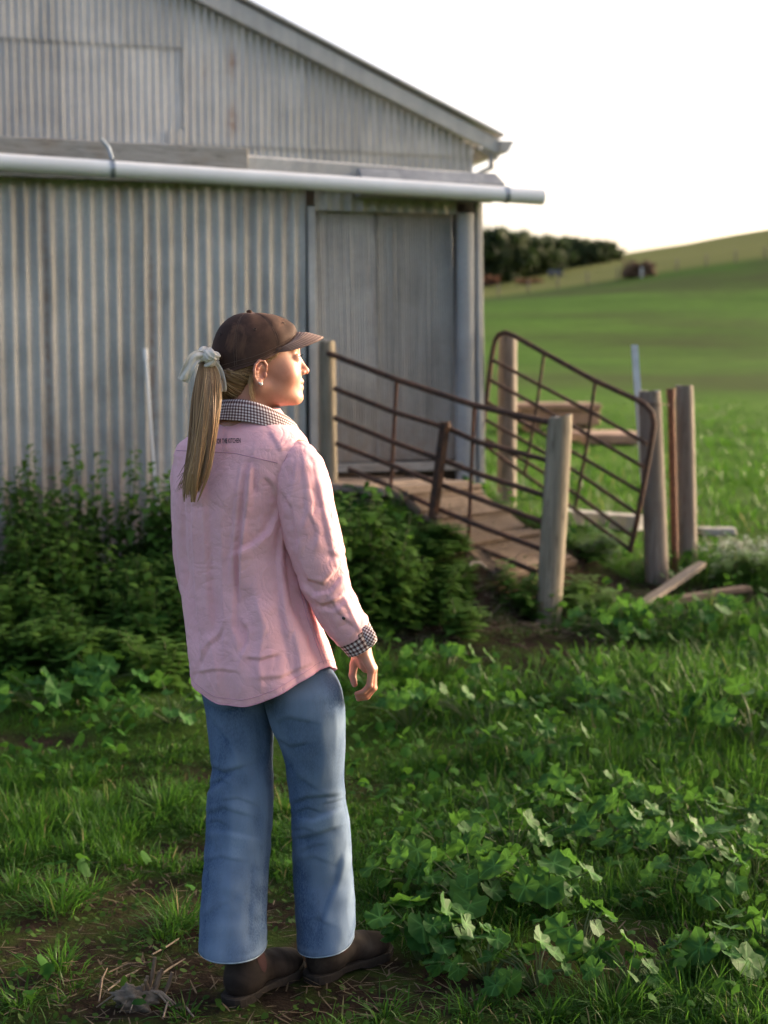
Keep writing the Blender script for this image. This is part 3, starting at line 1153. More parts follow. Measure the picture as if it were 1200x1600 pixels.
# concrete trough and slab out in the paddock
g = ground_at(870, 672)
tr = empty('concrete_trough', g)
tag(tr, 'long low brown concrete trough in the paddock behind the gates', 'trough')
M_SLAB = mat_plain('stained_concrete', (.25, .165, .125), .9, 0, .3, 2.5, .2, .4)
k_ = g.y / F_PX
MB().box((0, 0, 22 * k_), (120 * k_, .9, 26 * k_)).build('basin', M_SLAB, tr, bevel=.03)
MB().box((-5 * k_, 0, 38 * k_), (132 * k_, 1.05, 9 * k_)).build('rim', M_SLAB, tr, bevel=.02)
for sx in (-40, 42):
    MB().box((sx * k_, 0, 3 * k_), (20 * k_, .7, 14 * k_)).build('foot', M_SLAB, tr, bevel=.02)
g = ground_at(950, 690)
sl = empty('concrete_slab', g)
tag(sl, 'flat brown concrete slab in the grass right of the trough', 'slab')
k_ = g.y / F_PX
MB().box((0, 0, 7 * k_), (110 * k_, 1.3, 16 * k_), Matrix.Rotation(.1, 3, 'Z')).build('slab_top', M_SLAB, sl, bevel=.03)
MB().box((4 * k_, .05, -2 * k_), (96 * k_, 1.1, 10 * k_), Matrix.Rotation(.1, 3, 'Z')).build('footing', M_SLAB, sl, bevel=.03)

# ================================================================== FAR HILL
fence = empty('hill_fence', ground_at(1000, 431))
tag(fence, 'distant post and wire fence running along the hill below the skyline', 'fence')
o0 = Vector(fence.location)
rr = random.Random(21)
M_FARPOST = mat_plain('far_post', (.16, .13, .11), .9)
pts = []
for i in range(46):
    x = -14 + i * 2.7
    y = 129 + .05 * x
    pts.append(Vector((x, y, float(hz(x, y)))))
pm = new_mesh('fence_post', *[list(q) for q in (lambda m: (m.v, m.f))(MB().tube([(0, 0, -.3), (0, 0, .6), (0, 0, 1.15)], [.075, .07, .066], 8))], smooth=True)
pm.materials.append(M_FARPOST)
for i, p in enumerate(pts):
    o = link('fence_post', pm, None, fence, p - o0, (rr.uniform(-.05, .05), rr.uniform(-.05, .05), 0))
for h in (.35, .7, 1.05):
    MB().tube([p - o0 + Vector((0, 0, h)) for p in pts], .012, 4).build('wire', M_FARPOST, fence)

# brown heap beside the fence: slumped hay with an old rail frame
g = ground_at(998, 433)
k_ = g.y / F_PX
heap = empty('brown_heap', g)
tag(heap, 'rusty brown heap beside the fence on the far hill', 'heap')
rr = random.Random(5)
hm = MB()
for i in range(160):
    u, v2 = rr.uniform(-1, 1), rr.uniform(0, 1)
    hx = u * 24 * k_
    ht = (24 - 9 * abs(u - .2) ** 2) * k_ * v2
    hm.box((hx, rr.uniform(-.5, .5), ht), (rr.uniform(.1, .6), rr.uniform(.1, .5), rr.uniform(.08, .3)), Matrix.Rotation(rr.uniform(0, 3), 3, 'Z') @ Matrix.Rotation(rr.uniform(-.5, .5), 3, 'X'))
hm.build('rubble', mat_plain('heap_brown', (.15, .085, .05), .9, 0, .4, 1.0), heap)
hm = MB()
for i in range(90):
    a = Vector((rr.uniform(-27, -8) * k_, rr.uniform(-.4, .4), rr.uniform(8, 26) * k_))
    d = Vector((rr.uniform(-.5, .3), rr.uniform(-.4, .4), rr.uniform(.2, .9))) * .55
    hm.tube([a, a + d * .6, a + d], [.03, .02, .006], 5)
hm.build('dry_branches', mat_plain('heap_branches', (.22, .16, .09), .9), heap)
MB().box((2 * k_, -.8, 6 * k_), (4 * k_, .2, 16 * k_)).build('marker_board', mat_plain('pale_board', (.5, .47, .43), .8), heap)
# grey cart below the wood
g = ground_at(867, 434)
k_ = g.y / F_PX
ct = empty('grey_cart', g)
tag(ct, 'small dark grey cart standing below the distant trees', 'cart')
MB().box((0, 0, 8.5 * k_), (21 * k_, 1.0, 6 * k_)).build('tray', mat_plain('cart_grey', (.12, .12, .14), .7), ct, bevel=.03)
for sx in (-6, 6):
    MB().tube([(sx * k_, -.55, 3.4 * k_), (sx * k_, -.4, 3.4 * k_)], 3.4 * k_, 14).build('wheel', mat_plain('cart_tyre', (.04, .04, .045), .8), ct)
MB().tube([(10 * k_, 0, 7 * k_), (16 * k_, 0, 3 * k_)], .05, 6).build('drawbar', mat_plain('cart_bar', (.1, .1, .11), .7), ct)
# rust-brown brush along the foot of the wood
for (px, py, w, h, lb) in ((767, 447, 26, 18, 'rust-brown dry bush at the shed corner end of the far fence'), (826, 444, 40, 8, 'low rust-brown brush left of the grey cart')):
    g = ground_at(px, py)
    k_ = g.y / F_PX
    bs = empty('dry_bush', g)
    tag(bs, lb, 'bush')
    hm, hl = MB(), MB()
    for i in range(60):
        u = rr.uniform(-.5, .5)
        a = Vector((u * w * k_ * .6, rr.uniform(-.4, .4), 0))
        e = a + Vector((u * w * k_ * .5, rr.uniform(-.5, .5), h * k_ * rr.uniform(.5, 1)))
        hm.tube([a, (a + e) / 2 + Vector((0, 0, .1)), e], [.03, .02, .008], 4)
        for q in range(10):
            p = a.lerp(e, rr.uniform(.4, 1)) + Vector((rr.uniform(-.2, .2), rr.uniform(-.2, .2), rr.uniform(-.1, .15)))
            s = rr.uniform(.06, .16)
            ax1 = Vector((rr.uniform(-1, 1), rr.uniform(-1, 1), rr.uniform(-1, 1))).normalized()
            ax2 = ax1.orthogonal().normalized()
            hl.add([p - ax1 * s, p + ax2 * s * .5, p + ax1 * s, p - ax2 * s * .5], [(0, 1, 2, 3)])
    hm.build('twigs', M_RUST2, bs)
    hl.build('dry_leaves', mat_plain('dry_leaf', (.19, .085, .04), .9), bs)
# power pole
g = ground_at(853, 422)
k_ = g.y / F_PX
pp = empty('power_pole', g)
tag(pp, 'lone power pole standing in front of the distant trees', 'pole')
MB().tube([(0, 0, -.5), (0, 0, 30 * k_), (0, 0, 56 * k_)], [.2, .17, .14], 10).build('mast', mat_plain('pole_timber', (.2, .17, .15), .9), pp, True)
MB().box((0, 0, 53 * k_), (8 * k_, .1, .14)).build('crossarm', mat_plain('pole_arm', (.2, .17, .15), .9), pp)

# the wood on the hill: each tree a trunk with limbs and a crown of leaf clumps
M_CROWN = mat_leaf('far_foliage', (.020, .032, .012), (.055, .07, .026), .12, .6, .2, attr='tone')
M_BARK = mat_plain('far_bark', (.09, .07, .06), .9)


def far_tree(seed, h, w):
    r = np.random.default_rng(seed)
    nb = 34
    bc = np.stack([r.normal(0, w * .24, nb), r.normal(0, w * .24, nb), h * (.10 + .82 * r.random(nb))], 1)
    bc[:, :2] *= (1.15 - .8 * np.abs(bc[:, 2:3] / h - .5))
    br = w * (.12 + .12 * r.random(nb))
    n = 3600
    pick = r.integers(0, nb, n)
    d = r.normal(0, 1, (n, 3))
    d /= np.linalg.norm(d, axis=1)[:, None]
    c = bc[pick] + d * (br[pick] * r.random(n) ** .33)[:, None]
    s = .22 + .30 * r.random(n)
    a1 = r.normal(0, 1, (n, 3))
    a1 /= np.linalg.norm(a1, axis=1)[:, None]
    a2 = np.cross(a1, d)
    a2 /= np.linalg.norm(a2, axis=1)[:, None] + 1e-6
    V = np.stack([c - a1 * s[:, None], c + a2 * s[:, None] * .6, c + a1 * s[:, None], c - a2 * s[:, None] * .6], 1).reshape(-1, 3)
    F = np.arange(n * 4).reshape(-1, 4)
    tone = np.repeat(np.clip(.5 + .35 * r.normal(0, 1, nb)[pick] + .15 * r.normal(0, 1, n), 0, 1), 4)
    me = new_mesh('crown', V, F, False, attrs={'tone': tone})
    me.materials.append(M_CROWN)
    m = MB()
    m.tube([(0, 0, -.5), (.1, 0, h * .3), (0, .1, h * .62)], [w * .045, w * .035, w * .015], 8)
    for i in range(6):
        q = bc[i]
        m.tube([(.08, 0, h * .28), (q[0] * .5, q[1] * .5, q[2] * .7), tuple(q)], [w * .022, w * .015, w * .005], 6)
    tm = new_mesh('trunk', m.v, m.f, True)
    tm.materials.append(M_BARK)
    return me, tm


TV = [far_tree(900 + i, 9.5, 8.0) for i in range(4)]
rr = random.Random(77)
spots = []
for i in range(31):
    px = 690 + i * 9.2 + rr.uniform(-3, 3)
    base_py = np.interp(px, [690, 760, 830, 900, 950, 975], [452, 446, 430, 416, 409, 405])
    spots.append((px, base_py + rr.uniform(-1, 2), rr.uniform(.85, 1.1)))
spots.sort()
tops = [(690, 356), (745, 356), (775, 358), (800, 363), (850, 367), (880, 373), (905, 372), (915, 377), (935, 374), (955, 378), (968, 392), (980, 402)]
for i, (px, py, s) in enumerate(spots):
    p = ground_at(px, py)
    y = p.y
    zt = at(px, float(np.interp(px, [t[0] for t in tops], [t[1] for t in tops])) + rr.uniform(-2, 5), y).z
    gz = p.z
    hgt = max(1.5, zt - gz)
    root = empty('hill_tree', (p.x, p.y, gz))
    if i == len(spots) - 1:
        tag(root, 'rightmost rounded dark tree of the wood on the hill', 'tree', 'trees of the wood on the hill')
    else:
        tag(root, 'dark green tree in the wood on the hill behind the shed', 'tree', 'dark trees of the wood on the hill')
    me, tm = TV[i % 4]
    sc = hgt / 9.3
    for nm, m in (('crown', me), ('trunk', tm)):
        o = link(nm, m, None, root)
        o.scale = (sc * 1.15, sc * 1.15, sc)
        o.rotation_euler = (0, 0, rr.uniform(0, 6))
# ================================================================== GRASS
def blades(base, az, L, w, a, b, c, d, twist):
    """flat arching blades, seven points each"""
    n = len(L)
    hx, hy = np.cos(az), np.sin(az)
    pxv, pyv = -np.sin(az + twist), np.cos(az + twist)
    V = np.zeros((n, 7, 3), np.float32)
    k = 0
    for t, wf in ((0, .7), (.4, 1.0), (.75, .7), (1, 0)):
        h = L * (a * t + b * t * t)
        v = L * (c * t - d * t * t)
        p = np.stack([base[:, 0] + hx * h, base[:, 1] + hy * h, base[:, 2] + v], 1)
        if wf > 0:
            off = np.stack([pxv * w * wf / 2, pyv * w * wf / 2, np.zeros(n)], 1)
            V[:, k] = p - off
            V[:, k + 1] = p + off
            k += 2
        else:
            V[:, k] = p
    tri = np.array([[0, 1, 3], [0, 3, 2], [2, 3, 5], [2, 5, 4], [4, 5, 6]])
    F = (np.arange(n)[:, None, None] * 7 + tri[None]).reshape(-1, 3)
    return V.reshape(-1, 3), F


def keep_out(x, y):
    """places where no grass stands: ramp, feet of the person"""
    m = np.ones(len(x), bool)
    q = np.stack([x - cen.x, y - cen.y], 1)
    al = q @ np.array([RD.x, RD.y])
    ac = q @ np.array([RS.x, RS.y])
    m &= ~((al > -.5) & (al < 1.25) & (np.abs(ac) < .38))
    for (fx, fy) in ((-.30, 3.45), (-.09, 3.57)):
        m &= ((x - fx) ** 2 / .15 ** 2 + (y - fy) ** 2 / .13 ** 2) > 1
    sq = (x - corner.x) * WN.x + (y - corner.y) * WN.y
    m &= ~((sq < .02) & (x < corner.x + .05 - (y - corner.y) * .28) & (y > 7))
    return m


def make_clumps(n, y0, y1, seed, power=1.2):
    r = np.random.default_rng(seed)
    y = np.sqrt(r.random(n) * (y1 ** 2 - y0 ** 2) + y0 ** 2)
    x = (r.random(n) * 2 - 1) * (.30 * y + .35)
    cv = cover(x, y) if y1 < 14 else np.ones(n) * .8
    if y1 > 14:
        cv = cv * np.clip(1.15 - (y - 10) / 18, 0, 1)
    ok = (r.random(n) < np.clip(cv, 0.0 if y1 > 14 else .03, 1) ** power) & keep_out(x, y)
    return x[ok], y[ok], cv[ok]


def grass_layer(n, y0, y1, seed, per, spread, len_rng, w_rng, power=1.2):
    r = np.random.default_rng(seed)
    cx, cy, cv = make_clumps(n, y0, y1, seed, power)
    m = len(cx)
    lush = np.clip(.68 + .9 * (vnoise(cx, cy, .9, 11) - .4) + .35 * np.clip((cx - .1) / .6, -.3, 1) * np.clip((cy - 4.2) / 1, 0, 1), .2, 1.25)
    lush = lush * np.clip(.35 + cv, .3, 1.15)
    ct = r.normal(.45, .17, m) + .25 * (vnoise(cx, cy, .6, 12) - .5)
    k = r.integers(max(3, int(per * .5)), int(per * 1.5), m)
    id_ = np.repeat(np.arange(m), k)
    N = len(id_)
    ang = r.random(N) * 2 * np.pi
    rad = np.abs(r.normal(0, 1, N)) * spread
    bx, by = cx[id_] + np.cos(ang) * rad, cy[id_] + np.sin(ang) * rad
    ok = keep_out(bx, by)
    id_, ang, bx, by = id_[ok], ang[ok], bx[ok], by[ok]
    N = len(id_)
    az = ang + r.normal(0, .8, N)
    L = (len_rng[0] + (len_rng[1] - len_rng[0]) * r.random(N) ** 1.4) * lush[id_]
    w = w_rng[0] + (w_rng[1] - w_rng[0]) * r.random(N)
    a = np.abs(r.normal(.25, .2, N))
    b = np.abs(r.normal(.35, .3, N))
    c = np.clip(1.05 - a * .5, .35, 1)
    d = np.clip(b * r.uniform(.35, 1.1, N), 0, .85)
    base = np.stack([bx, by, hz(bx, by) - .004], 1)
    V, F = blades(base, az, L, w, a, b, c, d, r.normal(0, .7, N))
    tone = np.clip(ct[id_] + r.normal(0, .13, N), 0, .93)
    tone[r.random(N) < .022] = 1.0
    return V, F, np.repeat(tone, 7)


parts = [
    grass_layer(4600, 2.6, 5.4, 41, 22, .030, (.05, .155), (.0022, .0048)),
    grass_layer(6200, 5.0, 9.4, 42, 16, .05, (.06, .17), (.0032, .0062), 1.1),
    grass_layer(6500, 2.6, 7.0, 43, 5, .05, (.02, .055), (.002, .0035), .45),
    grass_layer(6500, 9.0, 30.0, 44, 8, .12, (.06, .17), (.010, .018)),
]


def tufts(seed):
    """separate tussocks on the open soil"""
    r = np.random.default_rng(seed)
    B, A, Ls, Ws, Tn = [], [], [], [], []
    for (px, py, rad, L, n) in [(95, 1420, .10, .13, 150), (140, 1395, .07, .10, 90), (280, 1445, .09, .13, 150), (255, 1465, .06, .1, 60), (95, 1515, .07, .10, 130), (60, 1300, .12, .13, 170), (190, 1300, .12, .13, 190),
                                (260, 1265, .12, .15, 200), (20, 1390, .06, .09, 60), (30, 1570, .06, .08, 80), (290, 1590, .05, .07, 50), (150, 1330, .1, .1, 120), (20, 1240, .12, .13, 120), (130, 1230, .12, .13, 150),
                                (480, 1310, .08, .12, 110), (450, 1270, .1, .14, 140), (600, 1590, .07, .09, 80), (960, 1580, .12, .13, 200), (1080, 1570, .12, .14, 200), (1170, 1590, .1, .12, 140), (860, 1590, .1, .1, 130), (740, 1585, .09, .09, 90)]:
        g = ground_at(px, py)
        q = np.abs(r.normal(0, .5, n)) * rad
        a = r.random(n) * 6.283
        B.append(np.stack([g.x + np.cos(a) * q, g.y + np.sin(a) * q, hz(g.x + np.cos(a) * q, g.y + np.sin(a) * q) - .003], 1))
        A.append(a + r.normal(0, .5, n))
        Ls.append(L * r.uniform(.45, 1.15, n))
        Ws.append(r.uniform(.0024, .0050, n))
        Tn.append(np.clip(r.normal(.5, .2, n), 0, .93))
    B, A, Ls, Ws, Tn = map(np.concatenate, (B, A, Ls, Ws, Tn))
    N = len(Ls)
    ok = keep_out(B[:, 0], B[:, 1])
    B, A, Ls, Ws, Tn = B[ok], A[ok], Ls[ok], Ws[ok], Tn[ok]
    N = len(Ls)
    a = np.abs(r.normal(.35, .25, N))
    b = np.abs(r.normal(.4, .3, N))
    Tn[r.random(N) < .03] = 1.0
    V_, F_ = blades(B, A, Ls, Ws, a, b, np.clip(1.0 - a * .5, .35, 1), np.clip(b * r.uniform(.4, 1.1, N), 0, .85), r.normal(0, .7, N))
    return V_, F_, np.repeat(Tn, 7)


parts.append(tufts(47))
V, F, T, base_i = [], [], [], 0
for v, f, t in parts:
    V.append(v)
    F.append(f + base_i)
    T.append(t)
    base_i += len(v)
M_GRASS = mat_leaf('grass_blades', (.008, .044, .004), (.046, .150, .012), .40, .5, .18, attr='tone', dry=(.24, .19, .09))
grass = mobj('grass', np.concatenate(V), np.concatenate(F), M_GRASS, attrs={'tone': np.concatenate(T)})
grass['kind'] = 'stuff'
grass['label'] = 'long green grass growing in tufts across the yard and paddock'
grass['category'] = 'grass'

# small round leaves of clover and seedlings creeping over the bare soil
r = np.random.default_rng(51)
n = 26000
y = np.sqrt(r.random(n) * (8.6 ** 2 - 2.6 ** 2) + 2.6 ** 2)
x = (r.random(n) * 2 - 1) * (.30 * y + .3)
ok = (vnoise(x, y, .3, 21) > .38) & keep_out(x, y)
x, y = x[ok], y[ok]
n = len(x)
s = r.uniform(.004, .011, n)
zc = hz(x, y) + r.uniform(.004, .03, n)
az = r.random(n) * 6.28
tl = r.normal(0, .35, (n, 2))
u = np.stack([np.cos(az), np.sin(az), tl[:, 0]], 1) * s[:, None]
v2 = np.stack([-np.sin(az), np.cos(az), tl[:, 1]], 1) * s[:, None] * .8
c = np.stack([x, y, zc], 1)
V = np.stack([c - u, c - u * .4 - v2, c + u * .5 - v2 * .8, c + u, c + u * .5 + v2 * .8, c - u * .4 + v2], 1).reshape(-1, 3)
F = (np.arange(n)[:, None] * 6 + np.arange(6)[None]).reshape(-1, 6)
clover = mobj('ground_cover', V, F, mat_leaf('clover_leaf', (.014, .04, .006), (.04, .085, .012), .3, .6, .1, attr='tone'), smooth=False, attrs={'tone': np.repeat(r.random(n), 6)})
clover['kind'] = 'stuff'
clover['label'] = 'small creeping clover and seedlings over the dark soil'
clover['category'] = 'ground cover'

# broad lobed leaves growing among the grass
r = np.random.default_rng(53)
n = 7500
y = np.sqrt(r.random(n) * (9.2 ** 2 - 3.2 ** 2) + 3.2 ** 2)
x = (r.random(n) * 2 - 1) * (.30 * y + .3)
cv_ = cover(x, y)
ok = (vnoise(x, y, .5, 23) + .25 * np.clip(x, -1, 1) > .42) & keep_out(x, y) & (r.random(n) < cv_ * 1.2)
x, y = x[ok], y[ok]
n = len(x)
s = r.uniform(.010, .026, n) * np.clip(.6 + .09 * y, .7, 1.3)
h_ = r.uniform(.02, .12, n) * np.clip(.5 + .1 * y, .6, 1.2)
az = r.random(n) * 6.28
tl = r.normal(0, .5, (n, 2))
u = np.stack([np.cos(az), np.sin(az), tl[:, 0]], 1) * s[:, None]
v2 = np.stack([-np.sin(az), np.cos(az), tl[:, 1]], 1) * s[:, None]
dn_ = np.stack([np.zeros(n), np.zeros(n), -.3 * s], 1)
c = np.stack([x, y, hz(x, y) + h_], 1)
V = np.stack([c - u, c - u * .7 - v2 * .7, c - u * .1 - v2 * .95 + dn_, c + u * .35 - v2 * .55, c + u * 1.05 + dn_, c + u * .35 + v2 * .55, c - u * .1 + v2 * .95 + dn_, c - u * .7 + v2 * .7, c - dn_ * .4], 1).reshape(-1, 3)
tri = np.array([[i, (i + 1) % 8, 8] for i in range(8)])
F = (np.arange(n)[:, None, None] * 9 + tri[None]).reshape(-1, 3)
bl = mobj('leafy_undergrowth', V, F, mat_leaf('undergrowth_leaf', (.010, .052, .007), (.042, .135, .015), .38, .6, .10, attr='tone'), attrs={'tone': np.repeat(r.random(n), 9)})
bl['kind'] = 'stuff'
bl['label'] = 'low broad-leaved weeds mixed through the grass of the yard'
bl['category'] = 'undergrowth'

# dry stalks strewn over the soil
def litter(name, spots, n, seed, Lr, col, label, dz=0.0):
    r = np.random.default_rng(seed)
    pk = r.integers(0, len(spots), n)
    sp = np.array(spots)[pk]
    x = sp[:, 0] + r.normal(0, 1, n) * sp[:, 2]
    y = sp[:, 1] + r.normal(0, 1, n) * sp[:, 3]
    z = hz(x, y) + r.uniform(.003, .022, n) + dz
    az = r.random(n) * 6.28
    L = r.uniform(*Lr, n)
    w = r.uniform(.0010, .0028, n)
    V, F = blades(np.stack([x, y, z], 1), az, L, w * 2, np.full(n, 1.0), np.zeros(n), r.normal(.04, .12, n), r.normal(0, .05, n), r.normal(0, .3, n))
    o = mobj(name, V, F, mat_leaf(name + '_straw', tuple(q * .45 for q in col), col, .1, .7, .2, attr='tone'), attrs={'tone': np.repeat(r.random(n), 7)})
    o['kind'] = 'stuff'
    o['label'] = label
    o['category'] = 'straw'
    return o


sp = []
for (px, py, a, b) in ((230, 1540, .16, .10), (60, 1400, .22, .08), (110, 1520, .2, .12), (420, 1440, .16, .14), (300, 1350, .14, .1), (600, 1545, .2, .1), (1000, 1450, .25, .08), (300, 1590, .3, .08)):
    g = ground_at(px, py)
    sp.append((g.x, g.y, a, b))
litter('straw_litter', sp, 800, 61, (.02, .08), (.13, .095, .06), 'dry straw and dead stalks strewn over the dark soil near the boots')
sp = []
for (px, py, a, b) in ((740, 915, .22, .16), (740, 860, .2, .3), (770, 890, .2, .2), (800, 910, .2, .12), (700, 810, .15, .3), (680, 985, .35, .12), (900, 985, .3, .12), (1000, 935, .4, .15)):
    g = ground_at(px, py)
    sp.append((g.x, g.y, a, b))
litter('yard_litter', sp, 2000, 62, (.04, .16), (.24, .185, .14), 'pale dry straw and bark at the foot of the ramp')

sp = [(cen.x + RD.x * a_ + RS.x * b_, cen.y + RD.y * a_ + RS.y * b_, .10, .10) for a_, b_ in ((.7, -.15), (.9, .1), (1.1, -.1), (1.25, .15), (.3, -.2), (1.3, -.25))]
litter('ramp_litter', sp, 700, 63, (.03, .12), (.16, .12, .085), 'dirt and straw trodden onto the planks of the ramp', .055)

# ================================================================== MALLOW
def mallow_leaf(seed):
    r = np.random.default_rng(seed)
    na = 20
    th = np.linspace(-math.pi * .93, math.pi * .93, na + 1)
    lob = .72 + .27 * np.abs(np.cos(3.0 * th)) ** .7 + r.normal(0, .025, na + 1)
    lob *= (1 - .22 * np.clip((np.abs(th) - 2.2) / .8, 0, 1))
    V = [(0, 0, 0)]
    ve = [0.0]
    for k, f in enumerate((.55, 1.0)):
        for i, a in enumerate(th):
            rr_ = lob[i] * f
            z = .085 * f * np.cos(6.0 * a) * (1 + .3 * r.normal()) + .10 * f * f + (-.16 * f * f * max(0, math.cos(a)) if k else 0) + r.normal(0, .018)
            V.append((rr_ * math.cos(a), rr_ * math.sin(a), z))
            ve.append(abs(math.sin(3.0 * a)) * f)
    F = []
    for i in range(na):
        F.append((0, 1 + i, 2 + i))
        F.append((1 + i, 1 + na + 1 + i, 2 + na + 1 + i, 2 + i))
    me = new_mesh('leaf', V, F, True, attrs={'vein': ve})
    return me


M_MALLOW = mat_leaf('mallow_leaf', (.014, .066, .012), (.040, .122, .022), .36, .55, .12, veins=True)
M_PETIOLE = mat_leaf('mallow_stem', (.06, .10, .03), (.11, .14, .05), .1, .5, .3)
LEAVES = [mallow_leaf(700 + i) for i in range(6)]
for me in LEAVES:
    me.materials.append(M_MALLOW)


def mallow(px, py, n, reach, height, size, seed, label, group):
    rr = random.Random(seed)
    g = ground_at(px, py)
    root = empty('mallow_plant', g)
    tag(root, label, 'plant', group)
    st = MB()
    for i in range(n):
        az = rr.uniform(0, 6.283)
        q = rr.random() ** .6
        end = Vector((math.cos(az) * reach * q, math.sin(az) * reach * q * .85, height * (rr.uniform(.35, 1.0) * (1 - .35 * q) + .05)))
        gz = float(hz(g.x + end.x, g.y + end.y)) - g.z
        end.z = max(end.z, gz + .03)
        mid = end * .5 + Vector((0, 0, height * .16))
        st.tube([(0, 0, -.01), mid, end], [.0028, .0022, .0016], 5, False)
        o = link('leaf', LEAVES[rr.randrange(6)], None, root)
        s = size * rr.uniform(.5, 1.1)
        nrm = Vector((math.cos(az) * rr.uniform(.1, .9) + rr.uniform(-.15, .25), math.sin(az) * rr.uniform(.1, .9) + rr.uniform(-.35, .3), rr.uniform(.35, 1.1))).normalized()
        fw = Vector((math.cos(az), math.sin(az), -.2))
        fw = (fw - nrm * fw.dot(nrm)).normalized()
        sd_ = nrm.cross(fw)
        M = Matrix((fw, sd_, nrm)).transposed().to_4x4()
        M = Matrix.Translation(end) @ M @ Matrix.Rotation(rr.uniform(-.5, .5), 4, 'Z') @ Matrix.Diagonal((s, s * rr.uniform(.85, 1.05), s * rr.uniform(.7, 2.0), 1))
        o.matrix_basis = M
    st.build('stems', M_PETIOLE, root, True)
    return root


FG = [('broad-leaved mallow growing against the toe of the right boot', None, [(655, 1500, 15, .15, .20, .055)]),
      ('broad-leaved mallow in the large patch right of the jeans', 'mallow in the patch right of the jeans',
       [(650, 1400, 14, .17, .17, .050), (740, 1430, 17, .18, .20, .054), (700, 1350, 15, .18, .16, .045), (800, 1360, 18, .2, .20, .048), (850, 1430, 16, .18, .22, .054), (880, 1320, 16, .2, .18, .045), (770, 1290, 14, .2, .15, .042)]),
      ('low mallow on dark soil nearest the bottom edge, right of the boots', 'low mallow on dark soil', [(760, 1530, 12, .15, .13, .045), (840, 1545, 12, .15, .12, .043), (905, 1505, 12, .15, .16, .045), (985, 1540, 11, .15, .12, .042)]),
      ('broad-leaved mallow in the bank of leaves along the right side', 'mallow in the right-hand bank',
       [(930, 1270, 15, .2, .17, .046), (960, 1340, 17, .2, .20, .048), (1010, 1290, 16, .22, .18, .045), (1040, 1370, 18, .2, .20, .047), (1110, 1330, 16, .22, .18, .045), (1120, 1420, 17, .2, .2, .047), (1180, 1390, 16, .2, .2, .047), (1190, 1300, 14, .22, .17, .045)]),
      ('mallow with large pale leaves in the bottom right corner', 'mallow in the bottom right corner', [(1120, 1525, 9, .13, .14, .055), (1190, 1510, 10, .13, .15, .050)]),
      ('pale mallow in long grass just below the hanging hand', None, [(640, 1140, 14, .28, .22, .058)]),
      ('mallow at the right edge in tall grass, well above the leafy bank', None, [(1180, 1170, 16, .3, .26, .070)]),
      ('mallow in the grass on the left side, behind the jeans', 'mallow behind the jeans on the left', [(60, 1110, 12, .3, .2, .065), (150, 1080, 10, .3, .2, .06), (270, 1130, 12, .28, .2, .055), (250, 1030, 14, .35, .26, .07)]),
      ('mallow among grass in front of the fallen plank', 'mallow before the fallen plank', [(965, 1000, 12, .35, .2, .06), (1050, 990, 12, .35, .22, .06), (1140, 985, 12, .35, .22, .06)]),
      ('small mallow in the grass between the hand and the pale post', 'small mallow in the middle grass', [(700, 1060, 12, .28, .2, .05), (740, 1130, 12, .26, .17, .048), (830, 1190, 13, .26, .17, .046), (920, 1120, 12, .26, .18, .05)])]
sd_i = 0
for lb, gp, lst in FG:
    for (px, py, n, re_, he_, si_) in lst:
        sd_i += 1
        n = int(n * 1.35)
        mallow(px, py, n, re_, he_, si_, 5000 + sd_i, lb, gp)

# ================================================================== WEEDS ALONG THE WALL
def weed_mesh(seed, h, spread, nst, ls):
    r = random.Random(seed)
    lf_v, lf_f, tone = [], [], []
    st = MB()
    for s in range(nst):
        az = r.uniform(0, 6.28)
        tip = Vector((math.cos(az) * spread * r.uniform(.2, 1), math.sin(az) * spread * r.uniform(.2, 1), h * r.uniform(.6, 1)))
        b = Vector((math.cos(az) * .04, math.sin(az) * .04, -.03))
        mid = b.lerp(tip, .5) + Vector((r.uniform(-.03, .03), r.uniform(-.03, .03), .05))
        st.tube([b, mid, tip], [.005, .004, .002], 5, False)
        nl = int(h / .03)
        tn = r.uniform(.2, .8)
        for i in range(nl):
            t = .12 + .88 * (i + r.random()) / nl
            p = (b.lerp(mid, t * 2) if t < .5 else mid.lerp(tip, t * 2 - 1))
            a = i * 2.4 + r.uniform(-.5, .5)
            L = ls * (1.15 - .55 * t) * r.uniform(.6, 1.25)
            o = Vector((math.cos(a), math.sin(a), r.uniform(-.25, .55))).normalized()
            sdv = o.cross(Vector((0, 0, 1))).normalized()
            w = L * r.uniform(.28, .42)
            dn = Vector((0, 0, -L * r.uniform(.1, .35)))
            k = len(lf_v)
            p1 = p + o * L * .45 + Vector((0, 0, L * .06))
            lf_v += [p, p1 - sdv * w, p1 + sdv * w, p + o * L * .8 - sdv * w * .55 + dn * .4, p + o * L * .8 + sdv * w * .55 + dn * .4, p + o * L * 1.05 + dn]
            lf_f += [(k, k + 1, k + 2), (k + 1, k + 3, k + 4, k + 2), (k + 3, k + 5, k + 4)]
            tone += [min(1, max(0, tn + .25 * t + r.uniform(-.2, .2)))] * 6
    return new_mesh('foliage', lf_v, lf_f, True, attrs={'tone': tone}), new_mesh('stems', st.v, st.f, True)


M_WEED = mat_leaf('weed_leaf', (.034, .095, .014), (.10, .20, .034), .42, .55, .15, attr='tone')
M_WSTEM = mat_leaf('weed_stem', (.05, .07, .02), (.09, .10, .04), .05, .6, .3)
WV = [weed_mesh(1200 + i, .8, .26, 8, .135) for i in range(5)]
for a, b in WV:
    a.materials.append(M_WEED)
    b.materials.append(M_WSTEM)


